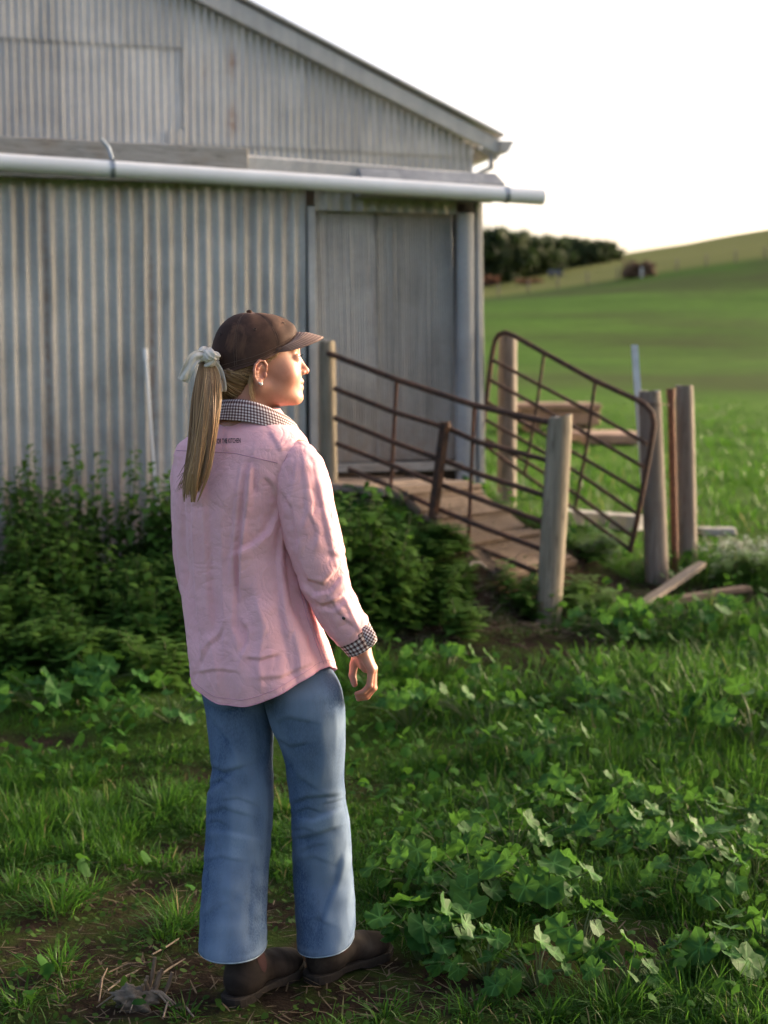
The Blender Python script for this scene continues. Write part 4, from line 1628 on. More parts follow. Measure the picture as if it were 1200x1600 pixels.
def weed(x, y, h, rr, label, group, name='tall_weed', wide=1.0):
    root = empty(name, (x, y, float(hz(x, y))))
    tag(root, label, 'weed', group)
    a, b = WV[rr.randrange(len(WV))]
    rz = rr.uniform(0, 6.28)
    s = h / .8
    for nm, m in (('foliage', a), ('stems', b)):
        o = link(nm, m, None, root)
        o.rotation_euler = (0, 0, rz)
        o.scale = (max(s, .65) * wide, max(s, .65) * wide, s)
    return root


rr = random.Random(31)
for i in range(60):
    u = rr.random()
    y = 6.1 + 2.05 * rr.random() ** .8
    x = -2.75 + 2.1 * u
    s_front = (x - corner.x) * WN.x + (y - corner.y) * WN.y
    if s_front < .16:
        y -= (.22 - s_front)
    topz = np.interp(y, [6.0, 6.8, 7.4, 8.2], [.32, .50, .66, .86]) * rr.uniform(.75, 1.1)
    weed(x, y, topz - .1, rr, 'dark green leafy weed in the thicket against the left corrugated wall', 'weeds along the left wall')
for i in range(26):
    px = rr.uniform(-20, 285)
    g = ground_at(px, rr.uniform(930, 1060))
    weed(g.x, g.y, rr.uniform(.16, .30), rr, 'low leafy weed in the grass in front of the thicket on the left', 'low weeds before the left thicket', 'low_weed', 1.1)
for (px, y, top) in ((28, 8.05, 693), (100, 8.0, 700), (130, 8.0, 692), (183, 7.9, 688), (255, 7.9, 720)):
    x = (px - 600) / F_PX * y
    weed(x, y, at(px, top, y).z - float(hz(x, y)), rr, 'tall weed spire rising above the thicket against the left corrugated wall', 'tall weed spires', wide=.55)
for i in range(30):
    t = rr.random()
    px = 470 + 250 * t
    y = 7.15 + 1.1 * rr.random() * (1 - .4 * t)
    top_py = np.interp(px, [470, 520, 560, 620, 660, 700, 730], [732, 740, 755, 805, 850, 893, 920]) + rr.uniform(5, 75)
    x = (px - 600) / F_PX * y
    h = at(px, top_py, y).z - float(hz(x, y))
    if h < .12:
        h = .12
    weed(x, y, h, rr, 'leafy green weed in the bush growing in front of the hurdle', 'weeds in front of the hurdle')
for (px, py, h) in ((812, 950, .26), (838, 968, .18), (895, 950, .2), (925, 965, .16)):
    g = ground_at(px, py)
    weed(g.x, g.y, h, rr, 'low leafy weed around the foot of the pale timber post', 'weeds at the foot of the pale post', 'low_weed')
for (px, py, h) in ((925, 878, .2), (950, 866, .18), (1140, 915, .2), (1185, 912, .22)):
    g = ground_at(px, py)
    weed(g.x, g.y, h, rr, 'bright leafy weed on bare earth near the right-hand posts', 'weeds near the right-hand posts', 'low_weed')
# silver shrub
M_SILVER = mat_leaf('silver_leaf', (.30, .33, .28), (.50, .54, .48), .15, .6, .3, attr='tone')
sv = weed_mesh(1500, .30, .26, 22, .045)
sv[0].materials.append(M_SILVER)
sv[1].materials.append(M_WSTEM)
for (px, py, s, lb) in ((1125, 888, .9, 'silver-grey leafy shrub beside the foot of the far right post'), (1180, 893, 1.0, 'silver-grey leafy shrub at the right edge near the posts')):
    g = ground_at(px, py)
    root = empty('silver_shrub', g)
    tag(root, lb, 'shrub')
    for nm, m in (('foliage', sv[0]), ('stems', sv[1])):
        o = link(nm, m, None, root)
        o.scale = (s, s, s * .85)
        o.rotation_euler = (0, 0, s * 7)

# ================================================================== DEAD STUMP AND STICKS
M_DEAD = mat_wood('dead_stem', (.11, .075, .05), (.20, .15, .11), (.15, .10, .06), (20, 20, 2))
M_PALE = mat_wood('bleached_stick', (.15, .115, .085), (.26, .21, .16), (.18, .14, .10), (20, 20, 2))
g = ground_at(222, 1566)
stump = empty('dead_stump', g)
tag(stump, 'dead weed stump with broken stems and a muddy root ball left of the boots', 'stump')
r = np.random.default_rng(9)
bm = bmesh.new()
bmesh.ops.create_icosphere(bm, subdivisions=4, radius=1)
for v in bm.verts:
    n_ = v.co.normalized()
    f = 1 + .28 * math.sin(5 * n_.x + 2 * n_.y) * math.cos(4 * n_.z + 3 * n_.x) + .14 * math.sin(11 * n_.y + 7 * n_.z) + .08 * math.sin(23 * n_.x + 17 * n_.z)
    v.co = Vector((n_.x * .052 * f, n_.y * .036 * f, n_.z * .03 * f + .012))
me = bpy.data.meshes.new('root_ball')
bm.to_mesh(me)
bm.free()
me.polygons.foreach_set('use_smooth', np.ones(len(me.polygons), bool))
link('root_ball', me, mat_plain('dried_mud', (.13, .105, .08), .95, 0, .35, 40, .2, .8), stump, (-.015, -.01, .0))
rr = random.Random(4)
for i in range(7):
    a = Vector((rr.uniform(-.01, .05), rr.uniform(-.01, .03), 0))
    e = a + Vector((rr.uniform(-.02, .035), rr.uniform(-.02, .02), rr.uniform(.05, .11)))
    MB().tube([a, a.lerp(e, .5) + Vector((.003, 0, 0)), e], [.006, .0055, .0045], 7).build('broken_stem', M_DEAD, stump, True)
for i in range(6):
    az = rr.uniform(2.6, 6.0)
    e = Vector((math.cos(az) * .12, math.sin(az) * .06, .0))
    MB().tube([(0, 0, .03), e * .5 + Vector((0, 0, .035)), e], [.004, .003, .0015], 6).build('root', M_PALE, stump, True)
STK = [[(155, 1575), (160, 1540), (168, 1522)], [(168, 1556), (195, 1535), (215, 1528)], [(245, 1535), (265, 1520), (290, 1508)], [(170, 1528), (200, 1516), (240, 1513)],
       [(255, 1600), (262, 1580), (268, 1570)], [(290, 1582), (298, 1592), (303, 1600)], [(0, 1560), (12, 1570), (25, 1572)], [(238, 1500), (262, 1488), (280, 1478)]]
for i, pts in enumerate(STK):
    q = [ground_at(*p) + Vector((0, 0, .012 + .01 * rr.random())) for p in pts]
    c0 = q[1].copy()
    o = MB().tube([p - c0 for p in q], [.0022, .0026, .0016], 7).build('dry_stick', M_PALE if i % 3 else M_DEAD, None, True, loc=c0)
    tag(o, 'thin dry stick lying on the soil around the dead stump', 'stick', 'dry sticks around the dead stump')
pts = [(722, 912), (731, 903), (737, 893), (750, 888), (762, 893)]
q = [ground_at(*p) + Vector((0, 0, .03 + .02 * math.sin(i))) for i, p in enumerate(pts)]
c0 = q[2].copy()
o = MB().tube([p - c0 for p in q], [.008, .009, .008, .007, .005], 8).build('bleached_branch', mat_plain('bleached', (.30, .25, .205), .8), None, True, loc=c0)
tag(o, 'bleached crooked branch lying at the foot of the ramp', 'branch')
# ================================================================== PERSON
PY = 3.52


def V(px, py, dy=0.0):
    return at(px, py, PY + dy)


def project(P):
    """photograph pixel of points (n,3)"""
    d = P - np.array([0, 0, CAM_H])
    ax = d[:, 1] * CP - d[:, 2] * SP
    up = d[:, 1] * SP + d[:, 2] * CP
    return np.stack([600 + F_PX * d[:, 0] / ax, 800 - F_PX * up / ax], 1)


# ---- signed distance shapes and a surface-net mesher
def smin(a, b, k):
    h = np.clip(.5 + .5 * (b - a) / k, 0, 1)
    return b + (a - b) * h - k * h * (1 - h)


def smax(a, b, k):
    return -smin(-a, -b, k)


def sd_ell(P, c, r):
    q = (P - np.array(c, np.float32)) / np.array(r, np.float32)
    k = np.sqrt((q * q).sum(-1))
    return (k - 1) * min(r)


def sd_ell2(P, c, r):
    c = np.array(c, np.float32)
    r = np.array(r, np.float32)
    q = (P - c) / r
    k0 = np.sqrt((q * q).sum(-1)) + 1e-9
    k1 = np.sqrt(((P - c) / (r * r)) ** 2 @ np.ones(3, np.float32)) + 1e-9
    return k0 * (k0 - 1) / k1


def sd_cone(P, a, b, ra, rb):
    a = np.array(a, np.float32)
    b = np.array(b, np.float32)
    ab = b - a
    t = np.clip(((P - a) @ ab) / (ab @ ab), 0, 1)
    d = P - a - t[..., None] * ab
    return np.sqrt((d * d).sum(-1)) - (ra + (rb - ra) * t)


def surface_net(fn, lo, hi, h):
    lo = np.array(lo, float)
    hi = np.array(hi, float)
    n = np.ceil((hi - lo) / h).astype(int) + 1
    ax = [lo[i] + h * np.arange(n[i]) for i in range(3)]
    G = np.stack(np.meshgrid(*ax, indexing='ij'), -1).astype(np.float32)
    F = fn(G)
    S = F < 0
    c = [F[i:n[0] - 1 + i, j:n[1] - 1 + j, k:n[2] - 1 + k] for i in (0, 1) for j in (0, 1) for k in (0, 1)]
    neg = sum((q < 0).astype(int) for q in c)
    act = (neg > 0) & (neg < 8)
    ii = np.argwhere(act)
    vid = -np.ones(act.shape, int)
    vid[act] = np.arange(len(ii))
    vals = np.stack([q[act] for q in c], 1)
    corners = np.array([(i, j, k) for i in (0, 1) for j in (0, 1) for k in (0, 1)], float)
    acc = np.zeros((len(ii), 3))
    cnt = np.zeros(len(ii))
    for a in range(8):
        for b in range(a + 1, 8):
            if np.abs(corners[a] - corners[b]).sum() != 1:
                continue
            va, vb = vals[:, a], vals[:, b]
            m = (va < 0) != (vb < 0)
            t = np.where(m, va / np.where(m, va - vb, 1), 0)
            p = corners[a] + t[:, None] * (corners[b] - corners[a])
            acc[m] += p[m]
            cnt[m] += 1
    V_ = lo + h * (ii + acc / cnt[:, None])
    faces = []
    for d in range(3):
        sl0 = [slice(1, n[i] - 1) for i in range(3)]
        sl0[d] = slice(0, n[d] - 1)
        sl1 = list(sl0)
        sl1[d] = slice(1, n[d])
        s0, s1 = S[tuple(sl0)], S[tuple(sl1)]
        e = np.argwhere(s0 != s1)
        if len(e) == 0:
            continue
        flip = s0[tuple(e.T)]
        off = np.array([1, 1, 1])
        off[d] = 0
        e = e + off
        u, w = (d + 1) % 3, (d + 2) % 3
        du = np.zeros(3, int)
        dw = np.zeros(3, int)
        du[u] = 1
        dw[w] = 1
        q = [vid[tuple((e - du - dw).T)], vid[tuple((e - dw).T)], vid[tuple(e.T)], vid[tuple((e - du).T)]]
        q = np.stack(q, 1)
        q[~flip] = q[~flip][:, ::-1]
        faces.append(q)
    Fq = np.concatenate(faces)
    Fq = Fq[(Fq >= 0).all(1)]
    return V_, Fq


def relax(Vt, Fq, it=2, w=.5):
    e = np.concatenate([Fq[:, [0, 1]], Fq[:, [1, 2]], Fq[:, [2, 3]], Fq[:, [3, 0]]])
    for _ in range(it):
        s = np.zeros_like(Vt)
        c = np.zeros(len(Vt))
        np.add.at(s, e[:, 0], Vt[e[:, 1]])
        np.add.at(s, e[:, 1], Vt[e[:, 0]])
        np.add.at(c, e[:, 0], 1)
        np.add.at(c, e[:, 1], 1)
        Vt = Vt * (1 - w) + w * s / c[:, None]
    return Vt


def noise3(P, s, seed):
    """3-D smooth noise, -1 to 1"""
    r = np.random.default_rng(4000 + seed)
    T = r.random((32, 32, 32)) * 2 - 1
    q = P / s + 500.37
    i = np.floor(q).astype(int)
    f = q - i
    f = f * f * (3 - 2 * f)
    out = 0
    for a in (0, 1):
        for b in (0, 1):
            for c in (0, 1):
                w = (f[:, 0] if a else 1 - f[:, 0]) * (f[:, 1] if b else 1 - f[:, 1]) * (f[:, 2] if c else 1 - f[:, 2])
                out = out + w * T[(i[:, 0] + a) % 32, (i[:, 1] + b) % 32, (i[:, 2] + c) % 32]
    return out


def seg_dist(p, a, b):
    """distance to a segment, signed side, and position along it, in pixels"""
    ab = np.array(b, float) - np.array(a, float)
    L = np.linalg.norm(ab)
    d = p - np.array(a, float)
    t = np.clip(d @ ab / (L * L), 0, 1)
    q = d - t[:, None] * ab
    dist = np.sqrt((q * q).sum(1))
    side = np.sign(d[:, 0] * ab[1] - d[:, 1] * ab[0])
    return dist, side, t


def fold_field(pix, folds):
    """height of cloth folds drawn as strokes: (points, height m, width px, kind)"""
    out = np.zeros(len(pix))
    for pts, A, w, kind in folds:
        best = np.full(len(pix), 1e9)
        bs = np.zeros(len(pix))
        bt = np.zeros(len(pix))
        ns = len(pts) - 1
        for k in range(ns):
            d, s, t = seg_dist(pix, pts[k], pts[k + 1])
            m = d < best
            best[m] = d[m]
            bs[m] = s[m]
            bt[m] = (k + t[m]) / ns
        taper = np.clip(np.minimum(bt, 1 - bt) * 5 + .25, 0, 1)
        s = best * bs / w
        if kind == 'r':
            out += A * np.exp(-np.sqrt(s * s + .02) * 1.5) * 1.2 * taper
        else:
            out += A * .95 * np.tanh(s * 2.6) * np.exp(-np.abs(s) * 1.0) * taper
    return out


person = empty('person', (-.27, PY, 0))
tag(person, 'person in pink shirt, blue jeans and brown cap seen from behind, face turned right', 'person')
PO = np.array(person.location)


def part(name, verts, faces, mat, parent=None, smooth=True, uvs=None, attrs=None, subsurf=0, solid=0.0):
    """a mesh of the person, given in place"""
    verts = np.asarray(verts, float).reshape(-1, 3)
    o = mobj(name, verts - PO, faces, mat, parent or person, smooth, uvs, attrs)
    if solid:
        m = o.modifiers.new('thick', 'SOLIDIFY')
        m.thickness = solid
        m.offset = -1
    if subsurf:
        m = o.modifiers.new('smooth', 'SUBSURF')
        m.levels = subsurf
        m.render_levels = subsurf
    return o


def grid_faces(nu, nv, wrap_u=False):
    i = np.arange(nu * nv).reshape(nv, nu)
    if wrap_u:
        i = np.concatenate([i, i[:, :1]], 1)
    return np.stack([i[:-1, :-1], i[:-1, 1:], i[1:, 1:], i[1:, :-1]], -1).reshape(-1, 4)


def grid_normals(G, wrap_u):
    """outward normals of a (nv,nu,3) grid"""
    if wrap_u:
        du = np.roll(G, -1, 1) - np.roll(G, 1, 1)
    else:
        du = np.gradient(G, axis=1)
    dv = np.gradient(G, axis=0)
    n = np.cross(dv, du)
    n /= np.linalg.norm(n, axis=2)[..., None] + 1e-9
    return n


YAW = RAD(30)
BR = np.array([math.cos(YAW), -math.sin(YAW), 0])     # her right
BF = np.array([math.sin(YAW), math.cos(YAW), 0])      # the way she faces

# ---------------------------------------------------------------- materials
def mat_skin():
    t = NT('skin')
    v = t.coord('Object')
    n = t.noise(v, 30, 4, .6)
    n2 = t.noise(v, 9, 3, .6)
    c = t.mix(t.ramp(n, [(.35, 0), (.7, 1)]), (.44, .205, .14), (.53, .265, .19))
    c = t.mix(t.ramp(n2, [(.48, 0), (.7, .35)]), c, (.47, .16, .10))
    ra = t.attr('red')
    c = t.mix(ra.outputs['Fac'], c, (.42, .11, .075))
    t.bump(t.noise(v, 420, 2, .5), .08, .002)
    t.set(c, rough=.48, spec=.4)
    t.bsdf.inputs['Subsurface Weight'].default_value = .18
    t.bsdf.inputs['Subsurface Radius'].default_value = (.012, .005, .003)
    t.bsdf.inputs['Subsurface Scale'].default_value = .6
    return t.m


def mat_cotton(name, col, col2, bump=.35):
    t = NT(name)
    v = t.coord('Object')
    n = t.noise(v, 16, 5, .6)
    c = t.mix(t.ramp(n, [(.3, 0), (.7, 1)]), col2, col)
    w1 = t.noise(t.coord('Object', (700, 700, 160)), 1.0, 2, .6)
    c = t.mix(t.ramp(w1, [(.35, .18), (.6, 0)]), c, tuple(q * .72 for q in col2))
    # crumple: ridged creases at two sizes
    vo = t.node('TexNoise', Scale=13.0, Detail=2.5, Roughness=.5, Distortion=1.2)
    t.l(v, vo.inputs['Vector'])
    rd = t.math('ABSOLUTE', t.math('SUBTRACT', vo.outputs['Fac'], .5))
    vo2 = t.node('TexNoise', Scale=30.0, Detail=2.0, Roughness=.5, Distortion=1.4)
    t.l(v, vo2.inputs['Vector'])
    rd2 = t.math('ABSOLUTE', t.math('SUBTRACT', vo2.outputs['Fac'], .5))
    msk = t.ramp(t.noise(v, 5.0, 2, .5), [(.42, 0), (.62, 1)])
    b1 = t.bump(t.ramp(rd, [(0, 0), (.02, .5), (.09, 1)], 'EASE'), bump * .5, .010)
    b2 = t.bump(t.mix(msk, .5, t.ramp(rd2, [(0, 0), (.03, .6), (.1, 1)], 'EASE')), bump * .6, .004, b1)
    t.bump(w1, .12, .002, b2)
    t.set(c, rough=.82, spec=.2)
    t.bsdf.inputs['Sheen Weight'].default_value = .15
    tr = t.node('BsdfTranslucent')
    t.l(c, tr.inputs['Color'])
    ms = t.node('MixShader')
    ms.inputs[0].default_value = .12
    t.l(t.bsdf.outputs[0], ms.inputs[1])
    t.l(tr.outputs[0], ms.inputs[2])
    t.l(ms.outputs[0], t.out.inputs['Surface'])
    return t.m


def mat_gingham(name, freq):
    t = NT(name)
    uv = t.node('TexCoord').outputs['UV']
    sp = t.n.new('ShaderNodeSeparateXYZ')
    t.l(uv, sp.inputs[0])
    def stripe(o):
        f = t.math('FRACT', t.math('MULTIPLY', o, freq))
        return t.math('GREATER_THAN', f, .5)
    s = t.math('MULTIPLY', t.math('ADD', stripe(sp.outputs[0]), stripe(sp.outputs[1])), .5)
    c = t.ramp(s, [(0, (.74, .69, .70)), (.5, (.30, .20, .20)), (1, (.055, .028, .034))])
    w = t.noise(t.coord('UV', (900, 900, 1)), 1, 2, .6)
    c = t.mix(t.ramp(w, [(.35, .2), (.6, 0)]), c, (.12, .07, .07))
    t.bump(w, .2, .002)
    t.set(c, rough=.85, spec=.2)
    return t.m


def mat_denim():
    t = NT('denim')
    v = t.coord('Object')
    n = t.noise(v, 5, 5, .6)
    n2 = t.noise(t.coord('Object', (90, 90, 9)), 1.0, 6, .7)
    c = t.mix(t.ramp(n, [(.3, 0), (.72, 1)]), (.030, .056, .116), (.066, .110, .198))
    c = t.mix(t.ramp(n2, [(.36, .5), (.56, 0)]), c, (.020, .036, .078))
    fd = t.attr('fade_tone').outputs['Fac']
    c = t.mix(fd, c, (.25, .325, .425))
    tw = t.node('TexWave', Scale=420.0, Distortion=1.5, Detail=1.0)
    tw.bands_direction = 'DIAGONAL'
    t.l(v, tw.inputs['Vector'])
    wv = t.noise(t.coord('Object', (420, 420, 130)), 1.0, 3, .7)
    c = t.mix(t.ramp(wv, [(.42, 0), (.60, .5)]), c, (.13, .19, .285))
    t.bump(t.mix(.5, tw.outputs['Fac'], wv), .22, .002)
    t.set(c, rough=.88, spec=.15)
    return t.m


def mat_hair(name):
    t = NT(name)
    f = t.attr('tone').outputs['Fac']
    c = t.ramp(f, [(0, (.06, .030, .015)), (.35, (.19, .10, .048)), (.68, (.42, .255, .125)), (1, (.66, .47, .27))])
    t.set(c, rough=.42, spec=.45)
    t.bsdf.inputs['Anisotropic'].default_value = .5
    return t.m


def mat_oilskin(name, a, b, c3):
    t = NT(name)
    v = t.coord('Object')
    n = t.noise(v, 14, 5, .62, .6)
    n2 = t.noise(v, 45, 4, .6)
    c = t.mix(t.ramp(n, [(.38, 0), (.66, 1)]), a, b)
    c = t.mix(t.ramp(t.noise(v, 8, 4, .6, 1.0), [(.55, 0), (.68, .8)]), c, c3)
    t.bump(t.mix(.5, n, n2), .22, .006)
    t.set(c, rough=.75, spec=.14)
    return t.m


M_SKIN = mat_skin()
M_PINK = mat_cotton('pink_cotton', (.90, .51, .56), (.85, .46, .51))
M_SEAM = mat_plain('pink_thread', (.60, .30, .38), .8)
M_GING = mat_gingham('gingham', 1.0)
M_DENIM = mat_denim()
M_DENIM_DK = mat_plain('denim_seam', (.035, .055, .09), .9, 0, .3, 60)
M_HAIR = mat_hair('blonde_hair')
M_CAP = mat_oilskin('brown_oilskin', (.040, .021, .016), (.080, .042, .031), (.17, .085, .053))
M_BRIM = mat_oilskin('brim_oilskin_sky_tint', (.13, .082, .072), (.20, .13, .115), (.22, .14, .11))  # paler and mauver than the crown: sky reflection put into the colour
M_BOOT = mat_oilskin('boot_leather', (.017, .012, .010), (.036, .026, .021), (.055, .042, .033))
M_SOLE = mat_plain('boot_sole', (.026, .02, .016), .85, 0, .4, 30, .2, .4)
M_ELASTIC = mat_plain('boot_elastic', (.05, .018, .016), .9)
M_BUTTON = mat_plain('dark_button', (.02, .016, .016), .3, 0, .2, 50, .6)
M_CREAM = mat_cotton('cream_cloth', (.80, .73, .65), (.72, .64, .56), .3)

# ---------------------------------------------------------------- head and neck
HY = RAD(78)
HR = np.array([math.cos(HY), -math.sin(HY), 0])
HF = np.array([math.sin(HY), math.cos(HY), 0])
HO = np.array(V(398, 582, 0))


def head_to_world(q):
    q = np.asarray(q, float)
    return HO + q[..., 0:1] * HR + q[..., 1:2] * HF + q[..., 2:3] * np.array([0, 0, 1.0])


def sd_head(P, hair=False):
    A = P.copy()
    A[..., 0] = np.abs(A[..., 0])          # mirror
    d = sd_ell2(A, (0, -.004, .056), (.074, .098, .090))
    if hair:
        d = smin(d, sd_ell2(A, (0, -.052, -.005), (.056, .045, .062)), .03)
        return d
    d = smin(d, sd_ell2(A, (0, .050, .004), (.057, .063, .082)), .03)
    d = smin(d, sd_ell2(A, (.035, .068, -.006), (.026, .033, .034)), .022)
    d = smin(d, sd_cone(A, (.050, .008, -.034), (.019, .092, -.062), .018, .017), .022)
    d = smin(d, sd_ell2(A, (0, .05, -.045), (.046, .055, .036)), .02)
    d = smin(d, sd_ell2(A, (0, .102, -.062), (.021, .019, .0175)), .014)
    d = smin(d, sd_ell2(A, (0, .092, -.028), (.030, .027, .028)), .014)
    d = smin(d, sd_cone(A, (0, .099, .056), (.036, .088, .060), .013, .011), .014)
    d = smax(d, -sd_ell2(A, (.031, .120, .037), (.017, .018, .0135)), .012)
    d = smin(d, sd_ell2(A, (.031, .0935, .036), (.0155, .0145, .0125)), .004)
    # nose
    d = smin(d, sd_cone(A, (0, .102, .044), (0, .1225, .010), .0070, .0085), .010)
    d = smin(d, sd_ell2(A, (0, .1250, .004), (.0105, .0115, .0095)), .006)
    d = smin(d, sd_ell2(A, (.0115, .116, .0), (.0068, .009, .0068)), .005)
    d = smax(d, -sd_ell2(A, (.0065, .121, -.0085), (.0035, .005, .003)), .003)
    # lips
    d = smin(d, sd_cone(A, (0, .1170, -.0225), (.021, .1030, -.0275), .0064, .0030), .004)
    d = smin(d, sd_cone(A, (0, .1150, -.0380), (.019, .1020, -.0315), .0072, .003), .004)
    d = smax(d, -sd_cone(A, (0, .1250, -.0300), (.024, .1070, -.0297), .0026, .0017), .003)
    # neck and the slope of the shoulders
    d = smin(d, sd_cone(A, (0, -.012, -.02), (0, -.030, -.15), .050, .054), .03)
    d = smin(d, sd_cone(A, (0, -.03, -.15), (0, -.03, -.24), .06, .085), .03)
    return d


Hv, Hf = surface_net(lambda G: sd_head(G), (-.11, -.14, -.235), (.11, .155, .16), .0030)
Hv = relax(Hv, Hf, 2, .4)
hw = head_to_world(Hv)


def redness(q):
    a = np.abs(q[:, 0])
    lip = np.exp(-((a / .019) ** 2 + ((q[:, 2] + .030) / .0085) ** 2)) * (q[:, 1] > .1)
    chk = .35 * np.exp(-(((a - .045) / .022) ** 2 + ((q[:, 1] - .07) / .03) ** 2 + ((q[:, 2] + .008) / .022) ** 2))
    nose = .35 * np.exp(-((q[:, 1] - .13) / .012) ** 2 - ((q[:, 2] - .003) / .012) ** 2)
    return np.clip(lip * .8 + chk + nose, 0, .9)


red_h = redness(Hv)

# ear: rim, inner fold, bowl, lobe (right ear; mirrored for the left)
def ear_sdf(G):
    d = sd_ell2(G, (0, 0, 0), (.0055, .0165, .029))
    # bowl
    d = smax(d, -sd_ell2(G, (.0075, .003, -.003), (.0075, .0095, .0150)), .003)
    rim = [(.002, .013, .008), (.0055, .010, .021), (.0065, .001, .0290), (.0065, -.010, .0265), (.0065, -.0165, .015), (.0058, -.0170, .002), (.0045, -.0125, -.0125), (.003, -.005, -.022)]
    for i in range(len(rim) - 1):
        d = smin(d, sd_cone(G, rim[i], rim[i + 1], .0033, .0031), .002)
    anti = [(.004, -.003, .016), (.005, -.0085, .008), (.005, -.0095, -.002), (.004, -.006, -.012)]
    for i in range(len(anti) - 1):
        d = smin(d, sd_cone(G, anti[i], anti[i + 1], .0026, .0024), .003)
    d = smin(d, sd_ell2(G, (.003, .003, -.0245), (.0046, .0080, .0085)), .004)
    d = smin(d, sd_ell2(G, (.003, .0135, -.004), (.0042, .0042, .0062)), .003)
    return d


Ev, Ef = surface_net(ear_sdf, (-.012, -.026, -.040), (.018, .024, .040), .0011)
Ev = relax(Ev, Ef, 2, .4)
tl = RAD(-12)
fl = RAD(-20)
Rt = np.array([[1, 0, 0], [0, math.cos(tl), -math.sin(tl)], [0, math.sin(tl), math.cos(tl)]])
Rf = np.array([[math.cos(fl), -math.sin(fl), 0], [math.sin(fl), math.cos(fl), 0], [0, 0, 1]]).T
EC = np.array((.0755, .003, .0))
er = (Ev @ Rt.T) * np.array((1, 1.1, 1.0))
er_r = er @ Rf.T + EC
er_l = er_r * np.array([-1, 1, 1])

# right hand, forearm; hand hangs with its little-finger side towards the camera
def hand_parts():
    q = lambda px, py, dy: np.array(V(px, py, dy), np.float32)
    W = q(566, 1014, -.055)
    segs = []
    fing = [  # mcp, pip, dip, tip, radius
        (q(580, 1046, -.080), q(577.5, 1071, -.082), q(568, 1081, -.080), q(557, 1084, -.077), .0078),
        (q(582.5, 1045, -.061), q(581.5, 1074, -.062), q(571, 1086, -.061), q(558.5, 1088.5, -.060), .0085),
        (q(583, 1044, -.042), q(583.5, 1075, -.043), q(573, 1089, -.043), q(560, 1092, -.044), .0087),
        (q(581.5, 1043, -.023), q(583, 1072, -.022), q(574, 1087, -.024), q(563, 1091, -.026), .0085)]
    th = (q(559, 1022, -.028), q(553.5, 1038, -.022), q(550.5, 1055, -.028), q(554, 1069, -.038))
    return W, fing, th


def sd_hand(G):
    W, fing, th = hand_parts()
    el = np.array(V(515, 925, -.075), np.float32)
    d = sd_cone(G, el, W, .034, .0205)
    for i, (m, p, k, t, r) in enumerate(fing):
        wr = W + np.array((.0, (i - 1.5) * .009, 0), np.float32)
        d = smin(d, sd_cone(G, wr, m, .0135, .0108), .010)
    palm = sd_cone(G, W + np.array((.001, .0, -.004), np.float32), np.array(V(573, 1041, -.050), np.float32), .0195, .0170)
    d = smin(d, palm, .010)
    d = smin(d, sd_cone(G, np.array(V(562, 1026, -.038), np.float32), np.array(V(565, 1040, -.036), np.float32), .0150, .0095), .008)
    fd = None
    for (m, p, k, t, r) in fing:
        f = sd_cone(G, m, p, r * 1.18, r * 1.0)
        f = smin(f, sd_cone(G, p, k, r * 1.02, r * .9), .0025)
        f = smin(f, sd_cone(G, k, t, r * .9, r * .74), .0025)
        f = smin(f, np.sqrt(((G - p) ** 2).sum(-1)) - r * 1.06, .003)
        fd = f if fd is None else np.minimum(fd, f)
    d = smin(d, fd, .005)
    t_ = sd_cone(G, th[0], th[1], .0135, .0115)
    t_ = smin(t_, sd_cone(G, th[1], th[2], .0108, .0092), .003)
    t_ = smin(t_, sd_cone(G, th[2], th[3], .0095, .0078), .003)
    d = smin(d, t_, .008)
    return d


p0, p1 = V(515, 925, -.14), V(600, 1100, .02)
Nv, Nf = surface_net(sd_hand, (min(p0.x, p1.x) - .05, PY - .135, p1.z - .02), (max(p0.x, p1.x) + .03, PY + .03, p0.z + .02), .0021)
Nv = relax(Nv, Nf, 1, .35)


# trunk and legs under the clothes
def sd_trunk(G):
    sh_r = np.array(V(462, 715, -.075), np.float32)
    sh_l = np.array(V(300, 715, .085), np.float32)
    ch = np.array(V(372, 760, .0), np.float32)
    pv = np.array(V(418, 1040, .0), np.float32)
    d = sd_cone(G, ch, pv, .085, .075)
    d = smin(d, sd_cone(G, sh_l, sh_r, .04, .04), .05)
    d = smin(d, sd_cone(G, np.array(V(395, 660, .0), np.float32), ch, .05, .08), .04)
    d = smin(d, sd_cone(G, sh_r, np.array(V(513, 920, -.078), np.float32), .042, .034), .03)
    d = smin(d, sd_cone(G, sh_l, np.array(V(300, 900, .13), np.float32), .036, .032), .03)
    d = smin(d, sd_cone(G, np.array(V(378, 1075, .03), np.float32), np.array(V(368, 1480, -.05), np.float32), .05, .035), .03)
    d = smin(d, sd_cone(G, np.array(V(470, 1075, -.03), np.float32), np.array(V(508, 1460, .03), np.float32), .05, .035), .03)
    return d


Tv, Tf = surface_net(sd_trunk, (-.62, PY - .22, .05), (.03, PY + .28, 1.5), .014)
allv, allf, allr, bi = [], [], [], 0
for v_, f_, r_ in ((hw, Hf, red_h), (head_to_world(er_r), Ef, np.full(len(Ev), .22)), (head_to_world(er_l), Ef[:, ::-1], np.full(len(Ev), .22)), (Nv, Nf, None), (Tv, Tf, None)):
    allv.append(v_)
    allf.append(f_ + bi)
    if r_ is None:
        r_ = np.zeros(len(v_))
        if v_ is Nv:
            W, fing, th = hand_parts()
            for (m, p, k, t, rr_) in fing:
                for c_, a_ in ((p, .28), (m, .22), (t, .4), (k, .2)):
                    r_ += a_ * np.exp(-((v_ - c_) ** 2).sum(1) / .012 ** 2)
            r_ += .35 * np.exp(-((v_ - th[3]) ** 2).sum(1) / .014 ** 2)
            r_ = np.clip(r_, 0, .6)
    allr.append(r_)
    bi += len(v_)
